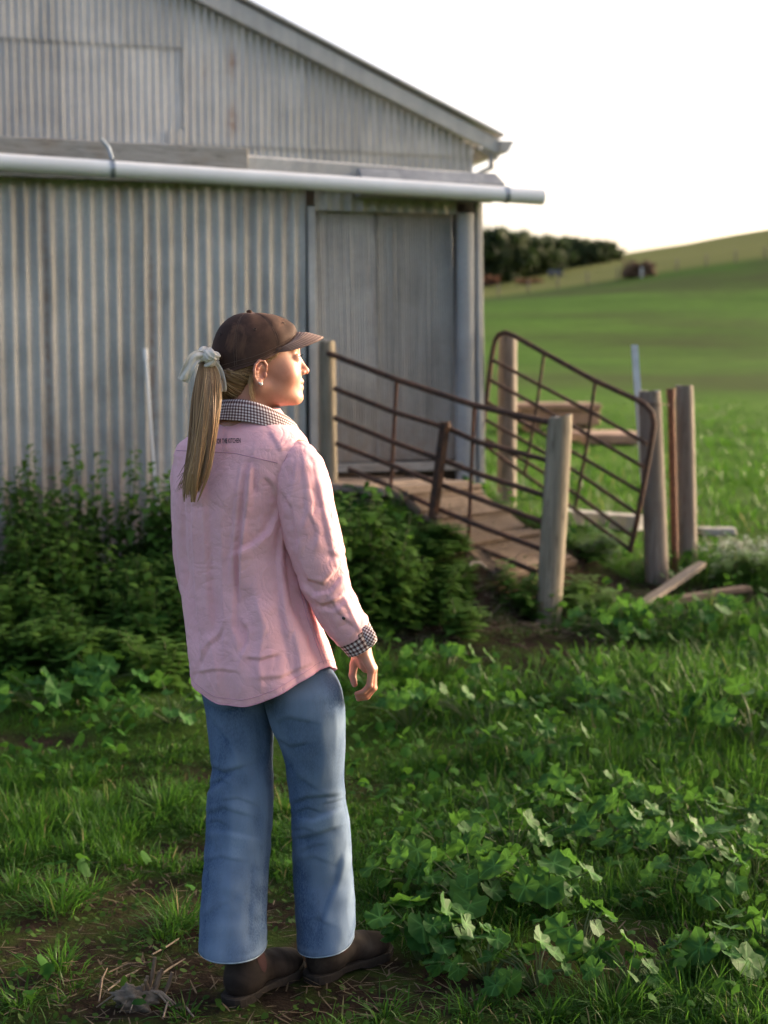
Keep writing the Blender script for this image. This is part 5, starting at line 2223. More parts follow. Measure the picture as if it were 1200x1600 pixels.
part('body', np.concatenate(allv), np.concatenate(allf), M_SKIN, attrs={'red': np.concatenate(allr)})

# eyes, brows, earring
M_EYE = mat_plain('eye_white', (.75, .73, .70), .2, 0, .05, 20, .6)
M_IRIS = mat_plain('iris', (.06, .09, .11), .15, 0, .3, 60, .6)
for sg in (1, -1):
    bm = bmesh.new()
    bmesh.ops.create_uvsphere(bm, u_segments=16, v_segments=10, radius=.0118)
    vs = np.array([v.co[:] for v in bm.verts])
    fs = [tuple(v.index for v in f.verts) for f in bm.faces]
    bm.free()
    c_ = np.array((sg * .031, .0985, .0355))
    eye = part('eye', head_to_world(vs + c_), fs, M_EYE)
    m = MB()
    for k in range(12):
        a = 2 * math.pi * k / 12
        m.v.append((sg * .031 + .0055 * math.cos(a), .0985 + .0108, .0355 + .0055 * math.sin(a)))
    m.v.append((sg * .031, .0985 + .0121, .0355))
    m.f += [(k, (k + 1) % 12, 12) for k in range(12)]
    part('iris', head_to_world(np.array(m.v)), m.f, M_IRIS, eye)
    lash = MB()
    for k in range(14):
        u = (k / 13 - .5) * 2
        b0 = Vector((sg * .031 + u * .0125, .1075 - .004 * u * u, .0405 - .003 * u * u))
        lash.tube([b0, b0 + Vector((sg * .0015 * u, .005, .0015)), b0 + Vector((sg * .003 * u, .0085, .0045))], [.0005, .0004, .0001], 3, False)
    part('eyelashes', head_to_world(np.array(lash.v)), lash.f, M_BUTTON)
    brow = MB()
    r = random.Random(3)
    for k in range(60):
        u = r.random()
        b0 = Vector((sg * (.014 + .034 * u), .1125 - .022 * u * u, .056 + .005 * math.sin(u * 2.6) + r.uniform(-.002, .002)))
        brow.tube([b0, b0 + Vector((sg * .006, -.0008, .0015 - .002 * u))], [.0006, .0002], 3, False)
    part('eyebrow', head_to_world(np.array(brow.v)), brow.f, M_HAIR, attrs={'tone': np.full(len(brow.v), .45)})


def ico(c, rad, sub=2, sc=(1, 1, 1)):
    bm = bmesh.new()
    bmesh.ops.create_icosphere(bm, subdivisions=sub, radius=rad)
    vs = np.array([v.co[:] for v in bm.verts]) * np.array(sc) + np.array(c)
    fs = [tuple(v.index for v in f.verts) for f in bm.faces]
    bm.free()
    return vs, fs


ec = er_r[np.argmin(((Ev - np.array((.008, .004, -.0265))) ** 2).sum(1))]
vs, fs = ico(ec + np.array((.003, .001, -.0005)), .0042, 3)
part('earring', head_to_world(vs), fs, mat_plain('pearl', (.82, .74, .68), .15, 0, .05, 30, .7))
vs, fs = ico(ec + np.array((.002, -.0035, .0022)), .0021, 2)
part('earring', head_to_world(vs), fs, mat_plain('small_pearl', (.82, .74, .68), .15, 0, .05, 30, .7))

# ---------------------------------------------------------------- cap
def cap_rim(th):
    """rim of the crown; th measured from the front, in head space"""
    x = .0825 * np.sin(th)
    y = -.001 + .1045 * np.cos(th)
    z = .034 + .40 * y
    w = (th + math.pi) % (2 * math.pi) - math.pi
    z = z + .024 * np.exp(-(w / .55) ** 2) - .006 * np.exp(-((np.abs(w) - 1.6) / .5) ** 2)
    return np.stack([x, y, z], -1)


def cap_point(th, t, out=0.0):
    rim = cap_rim(th)
    top = np.array((0, -.012, .1465))
    s = (1 - np.clip(t, 0, 1) ** 2.35) ** (1 / 2.1)
    zf = t ** .92
    P = np.zeros(rim.shape)
    cy = -.002 * (1 - t) + -.012 * t
    P[..., 0] = rim[..., 0] * s
    P[..., 1] = cy + (rim[..., 1] + .002) * s
    P[..., 2] = rim[..., 2] * (1 - zf) + top[2] * zf
    w = (th + math.pi) % (2 * math.pi) - math.pi
    pan = np.abs(np.sin(3 * th))                      # six panels, puffed between the seams
    n = P - np.array((0, -.005, .04))
    n /= np.linalg.norm(n, axis=-1)[..., None] + 1e-9
    dent = -.006 * np.exp(-((w - .55) / .35) ** 2 - ((t - .55) / .25) ** 2) - .004 * np.exp(-((w - 1.3) / .3) ** 2 - ((t - .75) / .2) ** 2)
    return P + n * (.0028 * pan ** .6 * np.sin(np.clip(t, 0, 1) * math.pi) ** .5 + dent + out)[..., None]


nu, nv = 120, 40
TH, TT = np.meshgrid(np.linspace(0, 2 * math.pi, nu, endpoint=False), np.linspace(-.03, .985, nv))
Cg = cap_point(TH, np.clip(TT, 0, 1))
low = TT < 0
Cg[low] = cap_point(TH[low], np.zeros(low.sum())) * 1.0 - np.array((0, 0, .003))
Cw = head_to_world(Cg).reshape(-1, 3)
Cw = Cw + (noise3(Cw, .03, 8) * .0012)[:, None] * np.array((0, -1, 0))
cap = part('cap', Cw, grid_faces(nu, nv, True)[:, ::-1], M_CAP, solid=.0022)
vs, fs = ico((0, -.012, .1485), .0075, 3, (1, 1, .6))
part('cap_button', head_to_world(vs), fs, M_CAP, cap)
sm = MB()
for k in range(6):
    th = k * math.pi / 3
    for d in (-.028, .028):
        pts = [Vector(p) for p in cap_point(np.full(14, th + d), np.linspace(.03, .95, 14), .0006)]
        sm.tube(pts, .00045, 4, False)
for tz in (.03, .10):
    pts = [Vector(p) for p in cap_point(np.linspace(0, 6.283, 90), np.full(90, tz), .0006)]
    sm.tube(pts, .00045, 4, False)
part('cap_stitching', head_to_world(np.array(sm.v)), sm.f, mat_plain('cap_thread', (.12, .075, .06), .8), cap)
ey = MB()
for th in (-.52 - math.pi / 3 * k for k in range(6)):
    c_ = Vector(cap_point(np.array([-th]), np.array([.60]), .0012)[0])
    n_ = (c_ - Vector((0, 0, .04))).normalized()
    a1 = n_.orthogonal().normalized()
    a2 = n_.cross(a1)
    ey.tube([c_ + (a1 * math.cos(a) + a2 * math.sin(a)) * .0034 for a in np.linspace(0, 6.283, 15)], .0008, 5, False)
part('cap_eyelets', head_to_world(np.array(ey.v)), ey.f, mat_plain('eyelet_thread', (.045, .03, .026), .8), cap)
# small embroidered lines on the back panel
em = MB()
r = random.Random(12)
for row in range(2):
    th = 3.10
    while th < 3.30:
        t0 = .40 - row * .065
        pts = [Vector(p) for p in cap_point(np.array([th, th + .012, th + .026]), np.array([t0 + r.uniform(-.014, .014), t0 + r.uniform(.0, .03), t0 + r.uniform(-.014, .014)]), .0012)]
        em.tube(pts, .0006, 4, False)
        th += r.uniform(.03, .05)
part('cap_embroidery', head_to_world(np.array(em.v)), em.f, mat_plain('grey_thread', (.28, .26, .24), .8), cap)
# peak
nu, nv = 49, 20
U, W_ = np.meshgrid(np.linspace(-1, 1, nu), np.linspace(0, 1, nv))


def peak(U, W_, lift=0.0):
    th = U * RAD(62)
    b = cap_rim(th)
    ext = .072 * np.sqrt(np.clip(1 - np.abs(U) ** 2.6, 0, 1))
    P = b.copy()
    P[..., 0] = b[..., 0] * (1 + .06 * W_ * (1 - np.abs(U)))
    P[..., 1] = b[..., 1] - .004 + ext * W_
    arch = .104 - .040 * np.abs(U) ** 1.9
    P[..., 2] = b[..., 2] * (1 - np.minimum(1, W_ * 2.2)) + arch * np.minimum(1, W_ * 2.2) - .016 * W_ ** 1.4 + lift
    return P


pk_ = peak(U, W_)
part('cap_peak', head_to_world(pk_).reshape(-1, 3), grid_faces(nu, nv), M_BRIM, cap, solid=.0032)
sm = MB()
for w in np.linspace(.16, .96, 8):
    us = np.linspace(-.93, .93, 50)
    pts = [Vector(p) for p in peak(us, np.full(50, w), .0006)]
    sm.tube(pts, .0006, 4, False)
part('peak_stitching', head_to_world(np.array(sm.v)), sm.f, mat_plain('peak_thread', (.30, .22, .20), .8), cap)

# ---------------------------------------------------------------- hair
def hair_sdf(G):
    d = sd_head(G, True) - .0075
    d = d + .0012 * np.sin(G[..., 0] * 420 + G[..., 2] * 260 + G[..., 1] * 150)
    y, z = G[..., 1], G[..., 2]
    line = (y + .013 - .42 * z) * .92                 # behind the ear
    nape = -(z + .072 + .35 * (y + .05))
    d = smax(d, line, .008)
    d = smax(d, nape, .012)
    d = smax(d, z - (.040 + .40 * y), .004)
    return d


Av, Af = surface_net(hair_sdf, (-.1, -.13, -.1), (.1, .03, .09), .0026)
Av = relax(Av, Af, 1, .4)
tone = np.clip(.30 + .30 * np.sin(Av[:, 2] * 900 + Av[:, 1] * 300 + 3 * noise3(Av, .02, 3)) * .6 + .15 * noise3(Av, .012, 4), .05, .8)
part('hair', head_to_world(Av), Af, M_HAIR, attrs={'tone': tone})
# swept strands from nape, temple and behind the ear up to the tie
TIE_W = np.array(V(323, 566, -.055))
TIE = np.array([(TIE_W - HO) @ HR, (TIE_W - HO) @ HF, (TIE_W - HO)[2]])


def project_head(p, off):
    """push a head-space point onto the hair surface"""
    p = np.array(p, np.float32)
    for _ in range(6):
        e = .002
        d0 = float(sd_head(p[None], True)[0])
        g = np.array([float(sd_head((p + e * np.eye(3, dtype=np.float32)[i])[None], True)[0]) - d0 for i in range(3)]) / e
        p = p - (g / (np.linalg.norm(g) + 1e-9) * (d0 - off)).astype(np.float32)
    return p


st = MB()
tn = []
r = random.Random(17)
for k in range(230):
    u = r.random()
    if u < .30:      # temple, runs back over the ear under the cap
        a = np.array((.066, .035 + r.uniform(-.01, .028), .036 + r.uniform(-.006, .022)))
        b = np.array((.078, -.03, .03 + r.uniform(0, .02)))
        offs = .003
    elif u < .62:     # behind the ear
        a = np.array((.066, -.016 + r.uniform(-.006, .006), r.uniform(-.035, .02)))
        b = np.array((.066, -.055, r.uniform(-.012, .02)))
        offs = .009
    else:             # nape
        a = np.array((r.uniform(-.03, .055), -.05 + r.uniform(-.012, .022), -.062 + r.uniform(-.012, .012)))
        b = np.array((a[0] * .9, -.085, -.03 + r.uniform(-.01, .02)))
        offs = .009
    pts = []
    for t in np.linspace(0, 1, 7):
        p = (1 - t) ** 2 * a + 2 * t * (1 - t) * b + t * t * (TIE * np.array((.6, 1, 1)) + np.array((0, .01, 0)))
        hp = project_head(p, offs + r.uniform(-.001, .0015))
        if hp[2] > .030 + .40 * hp[1]:
            hp = project_head(p, .0)
        pts.append(Vector(hp))
    n0 = len(st.v)
    st.tube(pts, [.0004, .0009, .0010, .0010, .0010, .0009, .0006], 4, False)
    tn += [min(1, max(0, r.gauss(.42, .2)))] * (len(st.v) - n0)
# loose wisps: one falling in front of the collar behind the ear, short ones at the temple
for k in range(16):
    x0 = r.uniform(.062, .072)
    a = Vector((x0, -.016 + r.uniform(-.004, .004), -.002))
    pts = [a, a + Vector((.002, -.003 + r.uniform(-.003, .003), -.025)), a + Vector((.001, r.uniform(-.006, .006), -.05)), a + Vector((-.004, r.uniform(-.004, .016), -.072 - r.uniform(0, .012)))]
    n0 = len(st.v)
    st.tube(pts, [.0006, .0006, .0005, .0002], 3, False)
    tn += [r.uniform(.6, 1)] * (len(st.v) - n0)
for k in range(26):
    a = Vector((.068 - r.uniform(0, .008), .030 + r.uniform(0, .025), .05))
    pts = [a, a + Vector((.001, -.006, -.016)), a + Vector((.002, -.018 + r.uniform(-.006, .006), -.028 - r.uniform(0, .012)))]
    pts = [Vector(project_head(np.array(p), .0028)) if i else p for i, p in enumerate(pts)]
    n0 = len(st.v)
    st.tube(pts, [.0006, .0006, .0002], 3, False)
    tn += [r.uniform(.5, .95)] * (len(st.v) - n0)
part('hair_strands', head_to_world(np.array([tuple(q) for q in st.v])), st.f, M_HAIR, attrs={'tone': tn})

# ponytail
PT = [(323, 566, 9, -.058), (325, 583, 15, -.085), (323, 615, 20, -.110), (319.5, 655, 20, -.128), (314, 698, 17.5, -.140), (308, 735, 17.5, -.150), (302, 762, 14, -.155), (299, 785, 10, -.155)]
pc = np.array([V(a, b, d) for a, b, w, d in PT])
pw = np.array([w * PY / F_PX for a, b, w, d in PT])


def along(arr, t):
    x = np.linspace(0, 1, len(arr))
    if arr.ndim == 1:
        return np.interp(t, x, arr)
    # smooth interpolation
    return np.stack([np.interp(t, x, arr[:, i]) for i in range(arr.shape[1])], -1)


def smooth_path(arr, it=2):
    for _ in range(it):
        q = arr[:-1] * .75 + arr[1:] * .25
        s = arr[:-1] * .25 + arr[1:] * .75
        arr = np.concatenate([arr[:1], np.stack([q, s], 1).reshape(-1, *arr.shape[1:]), arr[-1:]])
    return arr


pcs, pws = smooth_path(pc), smooth_path(pw)
core = MB()
m_ = 30
core_v = []
for j in range(m_):
    t = j / (m_ - 1)
    c_ = along(pcs, t)
    w = along(pws, t) * (.78 if t < .55 else max(.03, .78 - 1.6 * (t - .55)))
    for i in range(18):
        a = 2 * math.pi * i / 18
        core_v.append(c_ + np.array((math.cos(a) * w, math.sin(a) * w * .55, 0)))
core_f = grid_faces(18, m_, True)
tail = part('ponytail', np.array(core_v), core_f[:, ::-1], M_HAIR, attrs={'tone': np.full(18 * m_, .42)})
st = MB()
tn = []
r = random.Random(23)
locks = []
for k in range(34):
    locks.append((r.uniform(0, 6.283), r.random() ** .55, r.uniform(.62, 1.0), r.gauss(0, .35), r.uniform(0, 6.28), min(1, max(.08, r.gauss(.62, .2))), r.uniform(.10, .24)))
for k in range(1400):
    la, lq, lend, ldrift, lph, ltone, lw = locks[k % len(locks)]
    endt = min(1.0, lend + r.uniform(-.06, .05))
    oa, oq = r.gauss(0, 1) * lw, r.gauss(0, .5) * lw
    pts = []
    ns = 16
    for j in range(ns):
        t = j / (ns - 1) * endt
        c_ = along(pcs, t)
        w = along(pws, t)
        tight = 1 - .55 * max(0, t / endt - .55) / .45
        aa = la + ldrift * t * 2.2
        cx1 = math.cos(aa) * lq + (math.cos(aa + 1.57) * oa + oq * math.cos(aa)) * tight
        cy1 = math.sin(aa) * lq + (math.sin(aa + 1.57) * oa + oq * math.sin(aa)) * tight
        wob = .16 * math.sin(7.0 * t + lph) * t
        pts.append(Vector(c_ + np.array(((cx1 + wob) * w, cy1 * w * .6 - .002, 0))))
    n0 = len(st.v)
    st.tube(pts, list(np.interp(np.linspace(0, 1, ns), [0, .1, .8, 1], [.0008, .0010, .0008, .0002])), 3, False)
    tn += [min(1, max(0, .2 + .68 * ltone + r.gauss(0, .06)))] * (len(st.v) - n0)
# flyaway ends fanning to the left
for k in range(70):
    t0 = r.uniform(.45, .7)
    c_ = along(pcs, t0)
    w = along(pws, t0)
    s0 = Vector(c_ + np.array((-w * r.uniform(.3, 1), -.008 * r.random(), 0)))
    e = Vector(np.array(V(272 + r.uniform(0, 40), 745 + r.uniform(0, 25), -.150)))
    mid = s0.lerp(e, .55) + Vector((.012 * r.random(), -.004, -.004))
    pts = [s0, s0.lerp(mid, .5) + Vector((.003, 0, 0)), mid, mid.lerp(e, .55), e]
    n0 = len(st.v)
    st.tube(pts, [.001, .0011, .001, .0008, .0002], 4, False)
    tn += [r.uniform(.25, .7)] * (len(st.v) - n0)
part('tail_strands', np.array([tuple(q) for q in st.v]), st.f, M_HAIR, tail, attrs={'tone': tn})

# scrunchie: gathered ring and two tails
nu, nv = 64, 18
c0 = np.array(V(324, 561, -.062))
axv = np.array((-.75, -.40, -.45))
axv /= np.linalg.norm(axv)
e1 = np.cross(axv, (0, 0, 1))
e1 /= np.linalg.norm(e1)
e2 = np.cross(axv, e1)
A_, B_ = np.meshgrid(np.linspace(0, 2 * math.pi, nu, endpoint=False), np.linspace(0, 2 * math.pi, nv, endpoint=False))
rmaj = .0175 + .003 * np.sin(3 * A_)
rmin = .0125 + .0035 * np.sin(7 * A_ + 2 * np.sin(B_)) + .002 * np.sin(13 * A_ + 3 * B_) + .0025 * np.sin(2 * A_ + 1)
Rr = rmaj + rmin * np.cos(B_)
G = c0 + Rr[..., None] * (np.cos(A_)[..., None] * e1 + np.sin(A_)[..., None] * e2) + (rmin * np.sin(B_) * 1.25)[..., None] * axv
G = np.concatenate([G, G[:1]], 0)
scr = part('scrunchie', G.reshape(-1, 3), grid_faces(nu, nv + 1, True), M_CREAM)
# knot
vs, fs = ico((0, 0, 0), .017, 4, (1.15, .8, .9))
d_ = np.linalg.norm(vs, axis=1)
vs = vs * (1 + .20 * np.sin(vs[:, 0] * 420 + vs[:, 2] * 300) * np.cos(vs[:, 2] * 260 - vs[:, 1] * 200))[:, None] + np.array(V(330, 556, -.085))
part('scrunchie_knot', vs, fs, M_CREAM, scr)


def ribbon(pts, w, seed):
    pts = smooth_path(np.array([V(*p) for p in pts]), 2)
    n = len(pts)
    ws = np.interp(np.linspace(0, 1, n), np.linspace(0, 1, len(w)), w) * PY / F_PX
    m = 9
    Gd = np.zeros((n, m, 3))
    for j in range(n):
        t = pts[min(j + 1, n - 1)] - pts[max(j - 1, 0)]
        s = np.cross(t, (0, 1, 0))
        s /= np.linalg.norm(s) + 1e-9
        for i in range(m):
            u = i / (m - 1) * 2 - 1
            Gd[j, i] = pts[j] + s * ws[j] * u + np.array((0, -.004 * math.cos(u * 5 + seed) - .003 * math.sin(j * .5 + u * 3), 0))
    return Gd.reshape(-1, 3), grid_faces(m, n)


v_, f_ = ribbon([(318, 555, -.085), (305, 557, -.095), (298, 568, -.10), (291, 582, -.10), (286, 595, -.098)], [7, 9, 9, 9, 9.5], 0)
part('scrunchie_tail', v_, f_, M_CREAM, scr, solid=.0015)
v_, f_ = ribbon([(334, 568, -.07), (342, 582, -.072), (346, 598, -.072), (348, 612, -.07)], [6, 8, 8, 5], 2)
part('scrunchie_tail', v_, f_, M_CREAM, scr, solid=.0015)

# ---------------------------------------------------------------- shirt
# rows: z, centre px, half width in x (m), half depth (m)
def zrow(py):
    return V(400, py).z


SH = [  # py, left px, right px, depth
    (638, 356, 436, .060), (655, 350, 447, .068), (663, 336, 458, .078), (672, 314, 468, .088), (683, 293, 478, .096), (696, 276, 484, .103), (712, 270, 486, .109), (735, 270, 480, .115),
    (770, 270, 468, .120), (800, 271, 462, .123), (850, 273, 466, .127), (900, 277, 476, .131), (950, 285, 490, .136), (1000, 293, 508, .141), (1040, 299, 521, .145), (1085, 304, 530, .148), (1110, 306, 533, .149)]
sz = np.array([zrow(r_[0]) for r_ in SH])
sc_ = np.array([(r_[1] + r_[2]) / 2 for r_ in SH])
shw = np.array([(r_[2] - r_[1]) / 2 * PY / F_PX for r_ in SH])
sb = np.array([r_[3] for r_ in SH])
sa = np.sqrt(np.maximum((shw ** 2 - (sb * math.sin(YAW)) ** 2), .002)) / math.cos(YAW)
scx = np.array([V(c_, r_[0]).x for c_, r_ in zip(sc_, SH)])
nu, nv = 260, 210
ph = np.linspace(-math.pi, math.pi, nu, endpoint=False)        # 0 = middle of the back, + towards her right
hem0 = V(400, 1083).z
hem = hem0 + .083 * np.sin(ph) ** 2 + .012 * np.clip(-np.cos(ph), 0, 1)
tv = np.linspace(0, 1, nv) ** 1.25
Zg = sz[0] + (hem[None, :] - sz[0]) * tv[:, None]
order = np.argsort(sz)


def si(arr, z):
    return np.interp(z, sz[order], arr[order])


Agr, Bgr, Cgr = si(sa, Zg), si(sb, Zg), si(scx, Zg)
e_ = 2.35
cs, sn = np.cos(ph)[None, :], np.sin(ph)[None, :]
den = (np.abs(cs) ** e_ + np.abs(sn) ** e_) ** (1 / e_)
bx_, fx_ = sn / den * Agr, -cs / den * Bgr
# shoulder blades and the small of the back
back = np.clip(cs, 0, 1)
zc = Zg
fx_ = fx_ - back * .014 * np.exp(-((zc - 1.27) / .09) ** 2) * (np.exp(-((ph[None] - .45) / .35) ** 2) + np.exp(-((ph[None] + .45) / .35) ** 2))
fx_ = fx_ + back * .012 * np.exp(-((zc - 1.02) / .12) ** 2)
fx_ = fx_ - back * .016 * np.exp(-((zc - .80) / .10) ** 2)
Gs = np.zeros((nv, nu, 3))
Gs[..., 0] = Cgr + bx_ * BR[0] + fx_ * BF[0]
Gs[..., 1] = PY + bx_ * BR[1] + fx_ * BF[1]
Gs[..., 2] = Zg
N_ = grid_normals(Gs, True)
out_dir = Gs - np.stack([Cgr, np.full_like(Cgr, PY), Zg], -1)
sgn = np.sign((N_ * out_dir).sum(-1))
N_ = N_ * np.where(sgn == 0, 1, sgn)[..., None]
flat = Gs.reshape(-1, 3)
pix = project(flat)
FOLDS = [
    ([(392, 714), (387, 742), (381, 800), (374, 870), (371, 940)], .0105, 7, 'a'), ([(393, 714), (397, 740), (398, 775)], -.0060, 6, 'r'),        # pleat right
    ([(375, 720), (369, 760), (363, 830), (358, 900)], .0045, 8, 'a'),
    ([(318, 722), (322, 800), (326, 900), (333, 990)], -.0055, 9, 'a'),
    ([(345, 790), (348, 880), (352, 960), (350, 1040)], .0040, 8, 'r'),
    ([(298, 760), (300, 850), (306, 950), (318, 1050)], .0055, 9, 'a'),
    ([(366, 860), (368, 930), (366, 975), (378, 1010)], -.0050, 7, 'a'),
    ([(436, 790), (420, 830), (395, 850), (372, 862)], .0060, 11, 'a'),
    ([(446, 830), (452, 880), (458, 925), (462, 965)], -.0060, 10, 'r'),
    ([(440, 812), (436, 880), (440, 950), (452, 1020)], .0055, 11, 'a'),
    ([(470, 930), (480, 965), (492, 1000), (505, 1034)], .0022, 4, 'r'),
    ([(375, 968), (386, 985), (385, 1005), (376, 1030)], .0050, 7, 'a'),
    ([(384, 1028), (408, 1030), (440, 1020)], .0042, 5, 'a'),
    ([(310, 1040), (325, 1010), (345, 990), (352, 975)], .0040, 7, 'a'),
    ([(305, 1052), (340, 1046), (370, 1050)], .0030, 5, 'a'),
    ([(400, 1060), (440, 1058), (480, 1040)], .0032, 7, 'a'),
    ([(400, 930), (412, 980), (404, 1040), (410, 1080)], .0055, 13, 'r'),
    ([(352, 668), (352, 690), (346, 708)], .0025, 6, 'a'),
    ([(420, 672), (430, 690), (438, 706)], .0022, 7, 'a'),
    ([(285, 720), (283, 780), (284, 860), (290, 930)], -.0055, 7, 'r'),
    ([(415, 745), (428, 760), (436, 785)], .0040, 7, 'a'),
    ([(330, 1000), (338, 1040), (342, 1080)], .0038, 9, 'r'),
    ([(455, 985), (462, 1020), (466, 1058)], .0040, 9, 'a'),
]
front = (N_.reshape(-1, 3)[:, 1] < .35)
disp = fold_field(pix, FOLDS) * front * 1.75
zz_ = flat[:, 2]
drop = np.clip((1.32 - zz_) / .3, 0, 1)
ph_f = np.tile(ph, nv)
disp += drop * (.0026 * np.sin(7 * ph_f + 2 * np.sin(zz_ * 7)) + .0030 * np.sin(13 * ph_f + 4 * zz_ + 1.0)) * np.clip((1.25 - zz_) / .35, 0, 1)
nz = noise3(flat * np.array((1, 1, .55)), .055, 1)
disp += (.0040 * (np.abs(nz) - .35) + .0022 * (np.abs(noise3(flat, .026, 2)) - .35)) * np.clip((1.42 - zz_) / .08, .3, 1)
flat = flat + N_.reshape(-1, 3) * disp[:, None]
shirt_f = grid_faces(nu, nv, True)
shirt = part('shirt', flat, shirt_f[:, ::-1], M_PINK, solid=.0016)
Gs2 = flat.reshape(nv, nu, 3)
bvh = BVHTree.FromPolygons([Vector(p) for p in flat], [tuple(int(i) for i in f) for f in shirt_f])
CAMP = Vector((0, 0, CAM_H))


def on_shirt(px, py, off=.0012, tree=None):
    """point of the cloth seen at a pixel, just above the surface"""
    d = (at(px, py, 4.0) - CAMP).normalized()
    h = (tree or bvh).ray_cast(CAMP, d)
    if h[0] is None:
        return None
    n = h[1] if h[1].dot(d) < 0 else -h[1]
    return h[0] + n * off


def seam_on(pts, r_, tree=None, step=2.0):
    """stitched seam laid along a stroke on the cloth"""
    out = []
    for a, b in zip(pts[:-1], pts[1:]):
        n = max(2, int(math.hypot(b[0] - a[0], b[1] - a[1]) / step))
        for k in range(n):
            q = on_shirt(a[0] + (b[0] - a[0]) * k / n, a[1] + (b[1] - a[1]) * k / n, r_ * .35, tree)
            if q is not None:
                out.append(q)
    return out


for nm_, pts in (('yoke_seam', [(276, 704), (300, 705), (335, 706), (365, 708), (392, 714), (415, 719), (436, 724)]),
                 ('side_seam', [(469, 925), (480, 965), (492, 1000), (507, 1040)]), ('side_seam', [(473, 925), (484, 965), (496, 1000), (511, 1038)])):
    q = seam_on(pts, .0011)
    if len(q) > 2:
        sm = MB().tube(q, .0011, 5, False)
        part(nm_, np.array([tuple(q) for q in sm.v]), sm.f, M_SEAM, shirt)
sm = MB()
hq = [Vector(p) for p in Gs2[-1]] + [Vector(Gs2[-1, 0])]
sm.tube(hq, .0016, 6, False)
part('shirt_hem', np.array([tuple(q) for q in sm.v]), sm.f, M_SEAM, shirt)
hq = [Vector(Gs2[-5, i] + N_[-5, i] * .0008) for i in range(nu)]
sm = MB().tube(hq + hq[:1], .0007, 5, False)
part('hem_stitching', np.array([tuple(q) for q in sm.v]), sm.f, M_SEAM, shirt)

# embroidered words across the shoulders
fc = bpy.data.curves.new('words', 'FONT')
fc.body = 'FOR THE KITCHEN'
fc.size = 1.0
fc.offset = .012
to = bpy.data.objects.new('words', fc)
COL.objects.link(to)
bpy.context.view_layer.update()
dg = bpy.context.evaluated_depsgraph_get()
wm = to.evaluated_get(dg).to_mesh()
bm = bmesh.new()
bm.from_mesh(wm)
bmesh.ops.triangulate(bm, faces=bm.faces)
bmesh.ops.subdivide_edges(bm, edges=bm.edges, cuts=1)
wv = np.array([v.co[:] for v in bm.verts])
wf = [tuple(v.index for v in f.verts) for f in bm.faces]
bm.free()
bpy.data.objects.remove(to)
wmin, wmax = wv.min(0), wv.max(0)
out = []
for p in wv:
    u = (p[0] - wmin[0]) / (wmax[0] - wmin[0])
    w = (p[1] - wmin[1]) / (wmax[1] - wmin[1])
    q = on_shirt(337.5 + 38.5 * u, 693.5 - 7.6 * w - 1.2 * u, .0012)
    out.append(q if q is not None else Vector((0, PY, 1.3)))
part('embroidery', np.array([tuple(q) for q in out]), wf, mat_plain('black_thread', (.02, .017, .022), .7), shirt, smooth=False)


# sleeves: rings along the arm
def tube_loft(rows, nu, steps, depth=1.0):
    """rows: px, py, half-width px, dy; smooth loft with rings square to the path"""
    C = np.array([V(a, b, d) for a, b, w, d in rows])
    Wd = np.array([w * PY / F_PX for a, b, w, d in rows])
    C, Wd = smooth_path(C, 2), smooth_path(Wd, 2)
    t = np.linspace(0, 1, len(C))
    tt = np.linspace(0, 1, steps)
    C = np.stack([np.interp(tt, t, C[:, i]) for i in range(3)], -1)
    Wd = np.interp(tt, t, Wd)
    T = np.gradient(C, axis=0)
    T /= np.linalg.norm(T, axis=1)[:, None]
    side = np.cross(T, (0, 1, 0))
    side /= np.linalg.norm(side, axis=1)[:, None]
    dep = np.cross(side, T)
    a = np.linspace(0, 2 * math.pi, nu, endpoint=False)
    G = C[:, None] + Wd[:, None, None] * (np.cos(a)[None, :, None] * side[:, None] + depth * np.sin(a)[None, :, None] * dep[:, None])
    nrm = np.cos(a)[None, :, None] * side[:, None] + np.sin(a)[None, :, None] * dep[:, None]
    return G, nrm, a, tt


RS_ROWS = [(452, 699, 17, -.066), (459, 712, 34, -.076), (468, 740, 43, -.085), (477, 790, 44, -.090), (489, 840, 44, -.090), (501, 885, 41, -.086), (511, 920, 36, -.080), (526, 950, 34, -.074), (541, 975, 31, -.068), (552, 992, 28, -.063)]
Gt, Nt, at_, tt_ = tube_loft(RS_ROWS, 150, 170, 1.05)
fl_ = Gt.reshape(-1, 3)
nn_ = Nt.reshape(-1, 3)
pix = project(fl_)
SF = [
    ([(470, 705), (476, 760), (478, 800), (470, 830)], .0050, 9, 'a'),
    ([(440, 770), (455, 790), (462, 830), (470, 880)], .0060, 9, 'a'),
    ([(492, 740), (502, 790), (512, 840), (522, 880)], .0055, 8, 'a'),
    ([(460, 860), (480, 905), (505, 912), (530, 885)], .0080, 9, 'a'),
    ([(466, 905), (490, 928), (515, 925), (540, 895)], -.0070, 8, 'a'),
    ([(480, 930), (505, 945), (530, 935), (546, 915)], .0065, 8, 'a'),
    ([(500, 950), (520, 955), (545, 935)], -.0050, 7, 'a'),
    ([(482, 800), (495, 830), (490, 860)], .0045, 8, 'a'),
    ([(460, 730), (455, 760), (448, 790)], .0050, 8, 'a'),
    ([(512, 860), (528, 870), (540, 862)], .0040, 7, 'a'),
    ([(515, 935), (530, 958), (548, 975)], .0045, 7, 'a'),
    ([(485, 760), (490, 780), (488, 810)], -.0040, 7, 'a'),
    ([(536, 930), (549, 960), (560, 985)], .0050, 6, 'r'),
]
dsp = fold_field(pix, SF) * (nn_[:, 1] < .3) * .95
dsp += .0030 * (np.abs(noise3(fl_, .048, 5)) - .35) + .0024 * (np.abs(noise3(fl_, .024, 6)) - .35)
tf_ = np.repeat(tt_, 150)
dsp += .006 * np.exp(-((tf_ - .90) / .03) ** 2) * np.clip(nn_[:, 0] + .2, 0, 1)
